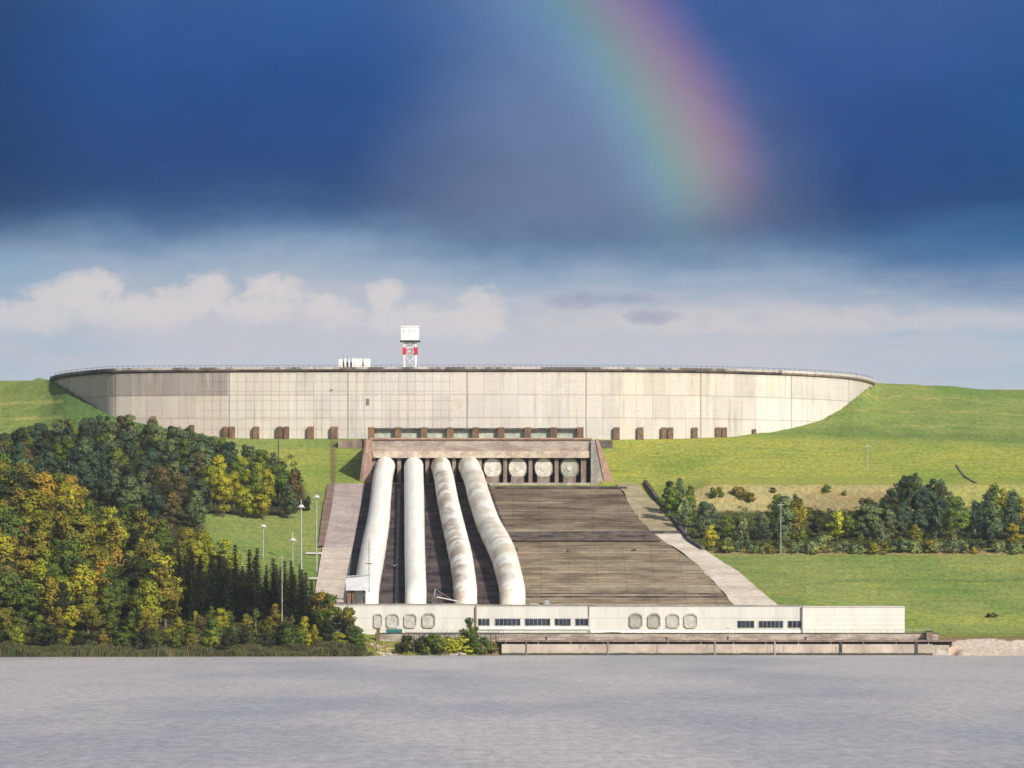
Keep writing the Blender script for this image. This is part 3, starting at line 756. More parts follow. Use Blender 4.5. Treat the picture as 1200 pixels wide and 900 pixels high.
# gatehouse at the ramp on the right
b = thing('pump_hut', (X(1089,1462),1462,4.6), 'low flat concrete hut on the right end of the quay', 'hut')
MB().box((X(1086,1462),1462,3.7),(X(1093,1462),1465,5.9)).build('body', M['conc_brown'], b)
MB().box((X(1085,1462),1461.8,5.91),(X(1094,1462),1465.2,6.15)).build('roof', M['conc_dark'], b)

# ================================================================ SMALL STRUCTURES
# red and white lookout tower on the crest
YTW = WP[160][2] + 6; xt = X(480.5, YTW); zt = 84.2
tw = thing('lookout_tower', (xt, YTW, zt), 'red and white watch tower with a white cabin standing on the wall crest', 'tower')
def zz(py): return HC + (HOR-py)*YTW/F
hw = 1.75
for sx in (-1, 1):
    for sy in (-1, 1):
        lg = MB().box((xt+sx*hw-.22, YTW+2+sy*hw-.22, zt), (xt+sx*hw+.22, YTW+2+sy*hw+.22, zz(400.3))).build('leg', M['white'], tw)
        MB().box((xt+sx*hw-.55, YTW+2+sy*hw-.55, zz(415)), (xt+sx*hw+.55, YTW+2+sy*hw+.55, zz(407))).build('red_band', M['red'], lg)
for y in (YTW+2-hw, YTW+2+hw):
    br = MB()
    for z0, z1 in ((zt+.3, zz(416)), (zz(416), zz(407)), (zz(406), zz(401))):
        br.tube([(xt-hw, y, z0), (xt+hw, y, z1)], .09, 6); br.tube([(xt+hw, y, z0), (xt-hw, y, z1)], .09, 6)
        br.box((xt-hw, y-.08, z1-.1), (xt+hw, y+.08, z1+.1))
    br.build('cross_brace', M['white'], tw)
MB().box((xt-.6, YTW+1.2, zz(415)), (xt+.6, YTW+2.8, zz(407.5))).build('stair_core', mottled('pink_panel', (.68,.40,.38), (.6,.35,.33), 1), tw)
pl = MB(); pl.box((xt-3.05, YTW-1.0, zz(400.3)), (xt+3.05, YTW+5.0, zz(398.8))); pl.build('platform', M['darksteel'], tw)
cb = MB().box((xt-2.75, YTW-.6, zz(398.7)), (xt+2.75, YTW+4.6, zz(383.4))).build('cabin', M['white'], tw)
MB().box((xt-2.95, YTW-.8, zz(383.3)), (xt+2.95, YTW+4.8, zz(382))).build('roof', M['white'], tw)
for dx in (-1.9, -.1, 1.6): MB().box((xt+dx-.45, YTW-.66, zz(390.5)), (xt+dx+.45, YTW-.61, zz(386))).build('window', mottled('pale_window', (.45,.52,.52), (.6,.66,.64), 2), cb)
# white block with slits
xh0 = X(397.5, YTW)
hut = thing('switchgear_hut', (X(415,YTW), YTW, 84.2), 'low white hut split by dark slits with thin aerials on the wall crest', 'hut')
q = MB()
for a, b, t in ((397,401.6,420.8),(403.5,405.8,419.8),(408.4,410.2,420.5),(412.5,415.2,419.6)): q.box((X(a,YTW), YTW, 84.2), (X(b,YTW), YTW+3, zz(t)))
q.build('white_fin', M['white'], hut)
MB().box((X(415.4,YTW), YTW+.02, 84.2), (X(424.6,YTW), YTW+4, zz(420.2))).build('body', M['white'], hut)
MB().box((X(426.2,YTW), YTW+.02, 84.2), (X(434,YTW), YTW+4, zz(420.4))).build('body', M['white'], hut)
MB().box((X(398,YTW), YTW+3.01, 84.2), (X(433.5,YTW), YTW+4.5, zz(424))).build('rear_wall', M['conc_grey'], hut)
for px in (402.5, 406.8, 411.2, 424, 430): MB().tube([(X(px,YTW), YTW+1, 84.2), (X(px,YTW), YTW+1, zz(415))], .06, 5).build('aerial', M['steel'], hut)
# raised grey cabin beside pipe one
YC = 1500.0
def zcab(py): return HC + (HOR-py)*YC/F
cab = thing('raised_cabin', (X(417,YC), YC, zcab(708)), 'pale grey cabin raised on brown legs behind the powerhouse roof', 'cabin')
MB().box((X(405.5,YC), YC-2.5, zcab(692)), (X(432.5,YC), YC+3.5, zcab(676.5))).build('cabin_body', mottled('pale_grey_sheet', (.58,.58,.59), (.48,.48,.50), .6, fine=.1), cab)
MB().prism([(X(404.8,YC), YC-2.8, zcab(676.4)), (X(433.2,YC), YC-2.8, zcab(674.6)), (X(433.2,YC), YC-2.8, zcab(673.2)), (X(404.8,YC), YC-2.8, zcab(675))], (0, 6.6, 0)).build('roof', M['steel'], cab)
for a, b in ((407,411.5),(413,416),(424.5,428.5)):
    MB().box((X(a,YC), YC-1.5, zcab(712)), (X(b,YC), YC-.5, zcab(692.1))).build('leg', M['rust'] if a != 424.5 else M['conc_dark'], cab)
MB().box((X(418,YC), YC+1, zcab(712)), (X(424,YC), YC+2, zcab(692.1))).build('panel', M['white'], cab)
mst = thing('lattice_mast', (X(432.5,YC+6), YC+6, plane(YC+6)), 'slim grey lattice mast in front of the leftmost pipe', 'mast')
q = MB(); Y = YC+6; z0 = plane(Y); z1 = HC+(HOR-632)*Y/F
for dx, dy in ((-.3,-.3),(.3,-.3),(.3,.3),(-.3,.3)): q.tube([(X(432.5,Y)+dx, Y+dy, z0), (X(432.5,Y)+dx*.4, Y+dy*.4, z1)], .07, 5)
k = 0; z = z0
while z < z1 - 1:
    s_ = -1 if k % 2 else 1; q.tube([(X(432.5,Y)-.3*s_, Y-.3, z), (X(432.5,Y)+.3*s_, Y-.3, z+1)], .05, 4); z += 1; k += 1
q.build('lattice', M['steel'], mst)
MB().box((X(432.5,Y)-.9, Y-.4, HC+(HOR-661)*Y/F), (X(432.5,Y)+.9, Y+.4, HC+(HOR-660)*Y/F)).build('crossarm', M['darksteel'], mst)

# lamp posts
def lamp(px, pyb, pyt, lab, Y, z0=None, spike=True, mm='steel', r=.16, group='lamp posts on the left lawn'):
    z0 = ground(px, Y) if z0 is None else z0; z1 = HC + (HOR-pyt)*Y/F; x = X(px, Y)
    l = thing('lamp_post', (x, Y, z0), lab, 'lamp post', group)
    MB().tube([(x, Y, z0-.3), (x, Y, z1)], [r*1.3, r*.8], 8).build('pole', M[mm], l)
    h = MB().tube([(x, Y, z1-.35), (x, Y, z1-.1), (x, Y, z1+.35), (x, Y, z1+.6)], [.3, .75, .65, .2], 14).build('lamp_head', M['fac_cream'], l)
    a = MB()
    for k in range(6):
        t = k*math.pi/3; a.tube([(x, Y, z1), (x+1.0*math.cos(t), Y+1.25*math.sin(t), z1-.15)], .06, 5)
    a.build('arms', M['white'], h)
    if spike: MB().tube([(x, Y, z1+.55), (x, Y, z1+1.9)], .07, 5).build('lightning_rod', M['white'], l)
    return l
lamp(353, 668, 594, 'tallest pale lamp post in front of the lawn, with a pointed rod on its head', 1492, r=.22)
lamp(371, 641, 582.5, 'thin grey lamp post standing close to the left edge of the ramp', 1560, spike=False)
lamp(343, 660, 633, 'shortest lamp post on the lawn behind the dark spruces', 1515)
lamp(308.5, 650, 617, 'broad headed lamp post at the far left of the lawn beside the wood', 1570, spike=False)
def pole(px, Y, pyt, lab, mm, r=.12, arm=False, group=None):
    z0 = ground(px, Y); z1 = HC+(HOR-pyt)*Y/F; x = X(px, Y)
    p = thing('utility_pole', (x, Y, z0), lab, 'pole', group)
    MB().tube([(x,Y,z0-.5),(x,Y,z1)], [r*1.3, r*.8], 7).build('shaft', M[mm], p)
    MB().box((x-.8, Y-.06, z1-.7), (x+.8, Y+.06, z1-.5)).build('crossarm', M[mm], p)
    return p
pole(326.3, 1700, 500, 'dark thin pole in front of the wall above the dark green wood', 'darksteel', .16)
pole(330.5, 1436, 651, 'pale thin pole rising among the shore trees', 'palebark', .13)
pole(915, 1590, 589, 'pale grey pole in front of the right hand wood', 'steel', .10)
pole(1017, 1712, 520, 'faint short pole on the upper right meadow', 'steel', .08)

# service crane at the foot of the slope
Yc = 1503.0; cr = thing('service_crane', (X(508,Yc), Yc, plane(Yc)), 'small dark crane with a pale boom between the second and third pipes', 'crane')
def zk(py): return HC+(HOR-py)*Yc/F
q = MB(); q.box((X(506,Yc), Yc, plane(Yc)-.3), (X(512,Yc), Yc+1.4, zk(698))); q.build('cab', M['conc_dark'], cr)
q = MB(); q.tube([(X(509,Yc), Yc+.7, zk(699)), (X(536,Yc), Yc+.2, zk(704.5))], .14, 6); q.build('boom', M['white'], cr)
q = MB(); q.tube([(X(509,Yc), Yc+.7, zk(698)), (X(510,Yc), Yc+.7, zk(690))], .15, 6); q.tube([(X(510,Yc), Yc+.7, zk(690)), (X(530,Yc), Yc+.2, zk(703))], .05, 4); q.build('mast', M['steel'], cr)
# valve house equipment by pipe four
for k, (px, w, h, lab, m) in enumerate(((626,2.2,1.5,'grey valve cabinet beside the foot of the right pipe','conc_grey'), (641,1.2,2.2,'narrow upright cabinet at the foot of the brown paving','steel'), (650,1.6,1.2,'squat cabinet to the right of the narrow upright one, foot of the brown paving','conc_grey'))):
    Yv = 1506; x = X(px, Yv); g = plane(Yv)
    b = thing('valve_cabinet', (x, Yv, g), lab, 'cabinet')
    MB().box((x-w/2, Yv, g), (x+w/2, Yv+1.2, g+h)).build('body', M[m], b)
    MB().box((x-w/2-.1, Yv-.1, g+h+.01), (x+w/2+.1, Yv+1.3, g+h+.15)).build('lid', M['conc_dark'], b)
# teal container
Yt = 1466.0; x0_, x1_ = X(452.5,Yt), X(471,Yt); zz0 = ground(460, Yt)
ct = thing('storage_container', ((x0_+x1_)/2, Yt, zz0), 'teal storage container below the blind arches on the left', 'container')
q = MB().box((x0_, Yt, zz0-.3), (x1_, Yt+2.2, 6.4)); q.build('body', M['teal'], ct)
q = MB()
for i in range(14):
    x = lerp(x0_+.15, x1_-.15, i/13); q.box((x-.06, Yt-.08, zz0), (x+.06, Yt-.01, 6.3))
q.build('ribs', M['teal'], ct); MB().box((x0_-.05, Yt-.1, 6.41), (x1_+.05, Yt+2.3, 6.6)).build('roof', M['steel'], ct)
# fence on the left bank
Yf = 1464.0
fe = thing('bank_fence', (X(505,Yf), Yf, 4), 'low grey fence with brown posts along the left bank below the powerhouse', 'fence')
q = MB()
for px in range(476, 590, 6): x = X(px,Yf); q.box((x-.1, Yf-.1, 3), (x+.1, Yf+.1, 5.9))
q.build('posts', M['wood'], fe); q = MB()
for z in (4.7, 5.6): q.box((X(476,Yf), Yf-.16, z), (X(586,Yf), Yf-.11, z+.16))
q.build('rails', M['steel'], fe)
for px, lab in ((443,'brown gate post just left of the teal container'),):
    x = X(px,Yf); g = ground(px,Yf); b = thing('gate_post', (x,Yf,g), lab, 'post')
    MB().box((x-.45,Yf-.3,g-.3),(x+.45,Yf+.3,6.6)).build('shaft', M['rust'], b)
    MB().box((x-.55,Yf-.4,6.61),(x+.55,Yf+.4,6.8)).build('cap', M['conc_dark'], b)
# gull in flight
gx, gy, gz = X(462, 1000), 1000.0, HC+(HOR-663)*1000/F
q = MB(); q.tube([(gx, gy-.28, gz), (gx, gy-.15, gz+.02), (gx, gy+.05, gz), (gx, gy+.3, gz+.02)], [.02,.075,.07,.015], 8)
for s in (-1, 1):
    q.add([(gx+s*.04, gy-.1, gz+.03), (gx+s*.04, gy+.12, gz+.03), (gx+s*.3, gy+.1, gz+.16), (gx+s*.3, gy-.08, gz+.17), (gx+s*.66, gy+.12, gz+.20),
           (gx+s*.04, gy-.1, gz+.05), (gx+s*.04, gy+.12, gz+.05), (gx+s*.3, gy+.1, gz+.18), (gx+s*.3, gy-.08, gz+.19)],
          [(0,1,2,3),(3,2,4),(5,8,7,6),(8,4,7),(0,3,8,5),(3,4,8),(1,6,7,2),(2,7,4)])
tag(q.build('gull', M['white'], origin=(gx, gy, gz)), 'white gull flying in front of the pipes', 'bird')
# shore rocks
for k, (px, Y, r, lab) in enumerate(((500,1448,.9,'pale rock at the water between the first two bank shrubs'),(524,1447,1.3,'largest pale rock at the water left of the tall bank shrub'),(533,1447.5,1.0,'pale rock lying just right of the largest one'),(541,1447,.8,'smallest pale rock under the tall bank shrub'),(456,1447,.7,'pale rock by the sandy landing'))):
    x = X(px,Y); bm = bmesh.new(); bmesh.ops.create_icosphere(bm, subdivisions=2, radius=r)
    for v in bm.verts: v.co *= 1 + .35*mnoise.noise(v.co*1.2 + Vector((k*7,0,0))); v.co.z *= .5; v.co.x *= 1.5
    me = bpy.data.meshes.new('shore_rock'); bm.to_mesh(me); bm.free(); me.materials.append(M['stone'])
    o = bpy.data.objects.new('shore_rock', me); COL.objects.link(o); o.location = (x, Y, .3); tag(o, lab, 'rock', 'rocks on the shore')

# ================================================================ VEGETATION
def leaf_mat(name, var=.35, trans=.0):
    m = bpy.data.materials.new(name); m.use_nodes = True; t = NT(m.node_tree)
    oc = t.n('ShaderNodeObjectInfo'); pos = t.n('ShaderNodeTexCoord').outputs['Object']
    rnd = oc.outputs['Random']
    off = t.n('ShaderNodeVectorMath', {0: pos, 1: t.comb(t.m('MULTIPLY', rnd, 80.0), 0.0, 0.0)}, operation='ADD').outputs[0]
    n1 = t.noise(off, .33, 3, .6); n2 = t.noise(off, 1.6, 3, .7)
    c = oc.outputs['Color']
    c = t.mix(t.sstep(n1, .40, .66), c, t.mix(1.0, c, (1.65,1.45,.90), 'MULTIPLY'))
    c = t.mix(t.m('MULTIPLY', t.sstep(n1, .5, .32), .9), c, t.mix(1.0, c, (.45,.55,.62), 'MULTIPLY'))
    k = t.lin(n2, .3, .7, 1-var, 1+var); c = t.mix(1.0, c, t.comb(k, k, k), 'MULTIPLY')
    b = t.n('ShaderNodeBsdfPrincipled', {'Base Color': c, 'Roughness': .7, 'Specular IOR Level': .15})
    tr = t.n('ShaderNodeBsdfTranslucent', {'Color': c})
    mx = t.n('ShaderNodeMixShader', {0: .32}); t.t.links.new(b.outputs[0], mx.inputs[1]); t.t.links.new(tr.outputs[0], mx.inputs[2])
    o = t.n('ShaderNodeOutputMaterial'); t.t.links.new(mx.outputs[0], o.inputs[0])
    return m
LEAF = leaf_mat('foliage', .34)

NRM = []
def leaves(rng, clumps, size, flat=0.0):
    """clumps: (centre, radii, count) -> many leaf sprays"""
    vs, fs = [], []
    for c, rad, cnt in clumps:
        for _ in range(cnt):
            while True:
                d = Vector((rng.gauss(0,1), rng.gauss(0,1), rng.gauss(0,1)))
                if d.length > .01: break
            d.normalize(); rr = rng.uniform(.45, 1.05) ** .6
            p = Vector((c[0]+d.x*rad[0]*rr, c[1]+d.y*rad[1]*rr, c[2]+d.z*rad[2]*rr))
            nrm = (d + Vector((rng.uniform(-.7,.7), rng.uniform(-.7,.7), rng.uniform(-.3,.8)))).normalized()
            a = nrm.orthogonal().normalized(); b = nrm.cross(a)
            th = rng.uniform(0, 6.28); a, b = a*math.cos(th)+b*math.sin(th), b*math.cos(th)-a*math.sin(th)
            s = size * rng.uniform(.6, 1.35); s2 = s * rng.uniform(.5, .9)
            o = len(vs)
            vs += [p - a*s, p - b*s2 + nrm*s*.15, p + a*s, p + b*s2 - nrm*s*.1]
            fs.append((o, o+1, o+2, o+3))
            nn = (d*1.0 + Vector((p.x, p.y, (p.z - flat)*.8)).normalized()*.9 + nrm*.35).normalized(); NRM.extend([nn]*4)
    return vs, fs
def mesh_of(name, vs, fs, m):
    me = bpy.data.meshes.new(name); me.from_pydata([tuple(v) for v in vs], [], fs); me.update(); me.materials.append(m)
    if len(NRM) == len(vs) and m is LEAF:
        for p in me.polygons: p.use_smooth = True
        me.normals_split_custom_set_from_vertices([tuple(n_) for n_ in NRM])
    NRM.clear(); return me
def trunk_mesh(rng, h, r, m, limbs=5, top=.8, spread=.25):
    q = MB(); lean = Vector((rng.uniform(-.3,.3), rng.uniform(-.3,.3), 0))
    q.tube([(0,0,-.8), lean*.3+Vector((0,0,h*.3)), lean+Vector((0,0,h*top))], [r*1.3, r, r*.25], 7)
    for k in range(limbs):
        z = h*rng.uniform(.3,.65); t = rng.uniform(0,6.28); L = h*spread*rng.uniform(.7,1.2)
        q.tube([(0,0,z), (math.cos(t)*L*.5, math.sin(t)*L*.5, z+L*.5), (math.cos(t)*L, math.sin(t)*L, z+L*.9)], [r*.5, r*.3, r*.1], 5)
    return mesh_of('trunk', q.v, q.f, m)
KINDS = {}
def broadleaf(seed, h=13, w=4.6, n=30, low=.22):
    rng = random.Random(seed); cl = []
    for i in range(n):
        zt_ = rng.uniform(low, .95); prof = math.sin(math.pi*min(1, (zt_-low+.12)/(1.10-low)))**.7
        t = rng.uniform(0, 6.28); rr = w*prof*rng.uniform(.3, .88)
        s = rng.uniform(.9, 1.75)
        cl.append(((math.cos(t)*rr, math.sin(t)*rr, zt_*h), (s*1.15, s*1.15, s*.8), int(78*s)))
    cl.append(((0,0,h*.6), (w*.45, w*.45, h*.28), 160))
    v, f = leaves(rng, cl, .33, h*.5)
    return mesh_of('crown', v, f, LEAF), trunk_mesh(rng, h, .26, M['bark'])
def upright(seed, h=14, w=2.3, n=26, bark='palebark'):
    rng = random.Random(seed); cl = []
    for i in range(n):
        zt_ = rng.uniform(.12, .98); prof = (1-((zt_-.42)/.62)**2); prof = max(.12, prof)
        t = rng.uniform(0, 6.28); rr = w*prof*rng.uniform(.2, .85); s = rng.uniform(.6, 1.15)
        cl.append(((math.cos(t)*rr, math.sin(t)*rr, zt_*h), (s*.9, s*.9, s*1.6), int(70*s)))
    v, f = leaves(rng, cl, .30, h*.5)
    return mesh_of('crown', v, f, LEAF), trunk_mesh(rng, h, .17, M[bark], 3, .9, .12)
def spruce(seed, h=16, w=2.9):
    rng = random.Random(seed); vs, fs = [], []
    z = h*.10
    while z < h*.985:
        t_ = (z/h - .1)/.9; r = w*(1-t_)**.85 * rng.uniform(.85, 1.1) + .12; nb = max(4, int(11*(1-t_))+3)
        ph0 = rng.uniform(0, 6.28)
        for k in range(nb):
            a = ph0 + 6.283*k/nb + rng.uniform(-.2,.2); L = r*rng.uniform(.75,1.12)
            d = Vector((math.cos(a), math.sin(a), 0)); sd = Vector((-d.y, d.x, 0))
            m_ = max(2, int(L/.38))
            for j in range(m_):
                q = (j+.6)/m_; p = d*L*q + Vector((0,0,z - .32*L*q + rng.uniform(-.12,.12)))
                wd = .55*(1-.45*q)*rng.uniform(.7,1.2); ln = .42*rng.uniform(.8,1.3)
                o = len(vs)
                vs += [p - sd*wd + Vector((0,0,-.22)), p - d*ln*.5, p + sd*wd + Vector((0,0,-.22)), p + d*ln + Vector((0,0,-.16))]
                fs.append((o,o+1,o+2,o+3))
        z += .42 + .15*(1-t_)
    return mesh_of('crown', vs, fs, LEAF), trunk_mesh(rng, h, .2, M['bark'], 0, .97)
def shrub(seed, h=3.2, w=2.0, n=12):
    rng = random.Random(seed); cl = []
    for i in range(n):
        t = rng.uniform(0, 6.28); rr = w*rng.uniform(0,.75); s = rng.uniform(.55, 1.0)
        cl.append(((math.cos(t)*rr, math.sin(t)*rr, h*rng.uniform(.12,.85)), (s, s, s*.85), int(75*s)))
    v, f = leaves(rng, cl, .22, h*.3)
    return mesh_of('foliage', v, f, LEAF), trunk_mesh(rng, h*.9, .07, M['bark'], 5, .7, .4)
KINDS['broad'] = [broadleaf(11), broadleaf(12, 14, 4.2, 28), broadleaf(13, 12, 5.0, 32), broadleaf(14, 13.5, 4.4, 26, .3), broadleaf(15, 15, 4.0, 28)]
KINDS['upright'] = [upright(21), upright(22, 13, 2.6), upright(23, 15, 2.0)]
KINDS['spruce'] = [spruce(31), spruce(32, 17, 2.6), spruce(33, 15, 3.1)]
KINDS['shrub'] = [shrub(41), shrub(42, 3.5, 1.7), shrub(43, 2.8, 2.3)]
HGT = {'broad': [13,14,12,13.5,15], 'upright': [14,13,15], 'spruce': [16,17,15], 'shrub': [3.2,3.5,2.8]}
NAMES = {'broad': ('broadleaf_tree', 'tree', 'crown'), 'upright': ('birch_tree', 'tree', 'crown'), 'spruce': ('spruce_tree', 'tree', 'crown'), 'shrub': ('shrub', 'shrub', 'foliage')}
NOUN = {'broad': 'broadleaf tree', 'upright': 'slender tree', 'spruce': 'spruce', 'shrub': 'shrub'}
tr = random.Random(99)
planted = []
def plant(kind, px, Y, h, colour, wood, word, wide=1.0, label=None, group=None):
    v = tr.randrange(len(KINDS[kind])); sc = h / HGT[kind][v]
    x = X(px, Y); z = ground(px, Y)
    nm, cat, part = NAMES[kind]
    r = bpy.data.objects.new(nm, None); COL.objects.link(r); r.empty_display_size = .5
    r.location = (x, Y, z - .1); r.rotation_euler = (0, 0, tr.uniform(0, 6.28)); r.scale = (sc*wide, sc*wide, sc)
    cm, tm = KINDS[kind][v]
    c = bpy.data.objects.new(part, cm); c.parent = r; COL.objects.link(c)
    k = tr.uniform(.85, 1.15) * (1.35 if wood.startswith(('right', 'edge')) else 1.0); c.color = (colour[0]*k*tr.uniform(.9,1.1), colour[1]*k, colour[2]*k, 1)
    t = bpy.data.objects.new('trunk' if kind != 'shrub' else 'stems', tm); t.parent = r; COL.objects.link(t)
    tag(r, label, cat, group)
    planted.append((wood, kind, word, px, Y, r)); return r

CW = {'amber': (.285,.205,.034), 'olive': (.190,.178,.030), 'yellow-green': (.290,.300,.032), 'green': (.105,.150,.028), 'dark green': (.040,.052,.018),
      'brownish': (.135,.110,.044), 'blue-green': (.056,.092,.058), 'grey-green': (.120,.160,.080)}
def pick(tab):
    r = tr.random() * sum(w for _, w in tab)
    for n_, w in tab:
        r -= w
        if r <= 0: return n_
    return tab[-1][0]
# --- left shore hill, rows climbing from the water
SIL_F = [(-60,520),(0,532),(40,548),(85,560),(110,590),(150,590),(200,612),(250,628),(290,640),(330,648),(362,664),(372,692),(395,702),(415,716),(436,728),(445,745)]
row = 0; Y = 1424.0
while Y < 1600:
    step = 7.2 + .3*row if row < 3 else 9.6
    px = -30 + tr.uniform(0, 14)
    while px < 440:
        p_ = px + tr.uniform(-5, 5); YY = Y + tr.uniform(-3, 3)
        z = ground(p_, YY)
        kind = 'broad'
        if row < 1: h = tr.uniform(4.0, 6.5)
        elif row < 2: h = tr.uniform(6, 9.5)
        else: h = tr.uniform(10, 15.5)
        if p_ > 372 and row < 3: h = tr.uniform(4, 7.5)
        if 200 < p_ <= 372 and YY < 1468: h = min(h, tr.uniform(4.5, 7.5))
        if row >= 2 and tr.random() < .22: kind = 'upright'
        tab = [('olive',5.5),('green',4),('yellow-green',2.4),('amber',2.2 if p_ < 120 else .6),('dark green',2.6),('brownish',1.4)]
        if row < 2: tab = [('olive',3),('green',5),('yellow-green',2),('dark green',3.5)]
        if 195 < p_ < 368 and 1466 < YY < 1505: kind = 'spruce'; tab = [('dark green',1)]; h = tr.uniform(12, 18)
        if p_ > 262 and YY >= 1505: px += 15; continue
        top = PY(z + h, YY); lim = itp(SIL_F, p_)
        ok = top > lim - 3
        if not ok and kind != 'shrub' and top > lim - 22: h = max(6, (HC + (HOR-lim)*YY/F) - z); ok = PY(z+h, YY) > lim - 4
        if ok and PY(z, YY) > lim + 12 and z > .8:
            word = pick(tab)
            plant(kind, p_, YY, h, CW[word], 'front%02d' % row, word, wide=tr.uniform(1.05, 1.35) if kind == 'broad' else (1.5 if kind == 'spruce' else 1.25))
        px += {'broad': 28, 'upright': 20, 'spruce': 12}[kind] * tr.uniform(.8, 1.15) if row > 1 else 22*tr.uniform(.8,1.2)
    Y += step + 4.0; row += 1
# --- dark wood behind, below the left of the wall
SIL_B = [(-60,512),(0,510),(30,500),(70,492),(130,487),(175,490),(205,500),(250,512),(290,522),(320,530),(340,545),(352,572),(360,590)]
row = 0; Y = 1604.0
while Y < 1752:
    px = -30 + tr.uniform(0, 14)
    while px < 362:
        p_ = px + tr.uniform(-4, 4); YY = Y + tr.uniform(-4, 4); z = ground(p_, YY); h = tr.uniform(8.5, 12.5)
        lim = itp(SIL_B, p_); top = PY(z+h, YY); base = PY(z, YY)
        ok = top > lim - 3
        if not ok and top > lim - 24: h = max(5, (HC + (HOR-lim)*YY/F) - z); ok = PY(z+h, YY) > lim - 4
        if base > 609 and p_ > 232: ok = False
        if p_ > 340 and YY > 1680: ok = False
        if ok and base > lim + 10:
            tab = [('blue-green',6),('dark green',2.2),('grey-green',4),('brownish',.9),('green',1.2)]
            if 245 < p_ < 325 and 530 < top < 590: tab = [('yellow-green',4),('green',1)]
            word = pick(tab)
            plant('broad', p_, YY, h, CW[word], 'back%02d' % row, word, wide=tr.uniform(.85, 1.1))
        px += 25*tr.uniform(.85, 1.15)
    Y += 16; row += 1
# --- wood on the right
SIL_R = [(778,572),(788,560),(800,556),(812,566),(824,585),(836,592),(850,600),(875,596),(895,600),(908,580),(920,572),(934,576),(946,598),(975,596),(1000,600),(1012,585),(1040,575),(1055,556),(1070,547),(1085,552),(1100,560),(1118,572),(1135,590),(1150,580),(1165,568),(1185,572),(1240,566),(1300,570)]
row = 0; Y = 1597.0
while Y < 1664:
    px = 778 + tr.uniform(0, 10)
    while px < 1260:
        p_ = px + tr.uniform(-4, 4); YY = Y + tr.uniform(-2.5, 2.5); z = ground(p_, YY)
        lim = itp(SIL_R, p_) + tr.uniform(0, 10); hmax = (HC + (HOR-lim)*YY/F) - z
        h = tr.uniform(8, 14) if row else tr.uniform(3.5, 7.5); h = min(h, hmax)
        kind = 'upright' if tr.random() < .4 else 'broad'
        edge = itp([(620,800),(650,835),(652,840)], PY(z, YY))
        if h > 3 and p_ > edge - 30*(YY > 1625):
            tab = [('grey-green',6),('green',6),('blue-green',2.4),('yellow-green',1.0 if p_ < 1000 else .3),('olive',1.2),('dark green',.5)]
            if 1030 < p_ < 1110 and row > 1: tab = [('blue-green',3),('dark green',2)]; kind = 'broad'
            word = pick(tab)
            if h < 4.5: kind = 'shrub'
            plant(kind, p_, YY, h, CW[word], 'right%02d' % row, word, wide=tr.uniform(.9, 1.15) if kind != 'upright' else 1.25)
        px += 21*tr.uniform(.8, 1.2)
    Y += 13.0; row += 1
# --- single shrubs by name
SH = 'shrub'
for (kind, px, Y, h, word, wide, lab) in (
  (SH, 485, 1449, 5.0, 'dark green', 1.25, 'dark shrub on the bank, nearest the sandy landing'),
  (SH, 509, 1449, 5.4, 'green', 1.1, 'round bright green shrub on the bank right of the dark one'),
  (SH, 535, 1449.5, 4.8, 'yellow-green', 1.3, 'low yellow-green shrub at the left of the tall bank shrub'),
  ('broad', 551, 1451, 8.6, 'green', .95, 'tall green shrub tree at the left end of the quay'),
  (SH, 564, 1449, 4.6, 'green', .9, 'green shrub leaning against the tall one at the quay end'),
  (SH, 575, 1449.5, 3.0, 'brownish', 1.2, 'dark reddish shrub at the very start of the quay wall'),
  ('broad', 172, 1414, 8.5, 'dark green', .8, 'dark leaning tree standing out over the reeds'),
  (SH, 348, 567*3, 4.6, 'dark green', 1.0, 'small dark tree at the right tip of the dark wood'),
  (SH, 359, 1655, 4.8, 'dark green', .8, 'lone dark shrub between the dark wood and the lamp posts'),
  (SH, 590, 1587, 1.5, 'dark green', 1.3, 'dark low shrub on the berm beside the right pipe'),
  (SH, 603, 1588, 1.8, 'dark green', 1.0, 'second dark shrub on the berm from the right pipe'),
  (SH, 666, 1588, 1.2, 'brownish', 1.4, 'brownish low shrub in the middle of the berm'),
  (SH, 742, 1589, 1.4, 'dark green', 1.2, 'dark low shrub near the right end of the berm'),
  (SH, 631, 1508, 1.7, 'dark green', 1.2, 'dark low shrub among the cabinets below the brown paving'),
  (SH, 500, 1506, 2.6, 'grey-green', 1.0, 'grey shrub beside the small crane'),
  (SH, 809, 1608, 3.2, 'dark green', 1.1, 'dark shrub at the lower end of the drainage channel'),
  (SH, 1162, 1518, 1.3, 'dark green', 1.6, 'single dark tuft low on the right hand meadow')):
    z = ground(px, Y)
    plant(kind, px, Y, h, CW[word], 'single', word, wide, lab)
BK = random.Random(5)
for i in range(11):
    px = 838 + i*22 + BK.uniform(-5, 5); Y = BK.uniform(1652, 1664)
    plant('shrub', px, Y, BK.uniform(1.6, 3.4), CW['olive' if i % 3 else 'green'], 'bank00', 'olive' if i % 3 else 'green', 1.1)
for i in range(26):
    px = 846 + i*15 + BK.uniform(-5, 5); Y = BK.uniform(1590.5, 1593)
    plant('shrub', px, Y, BK.uniform(2.2, 4.4), CW['grey-green' if i % 4 else 'olive'], 'edge00', 'grey-green' if i % 4 else 'olive', 1.15)
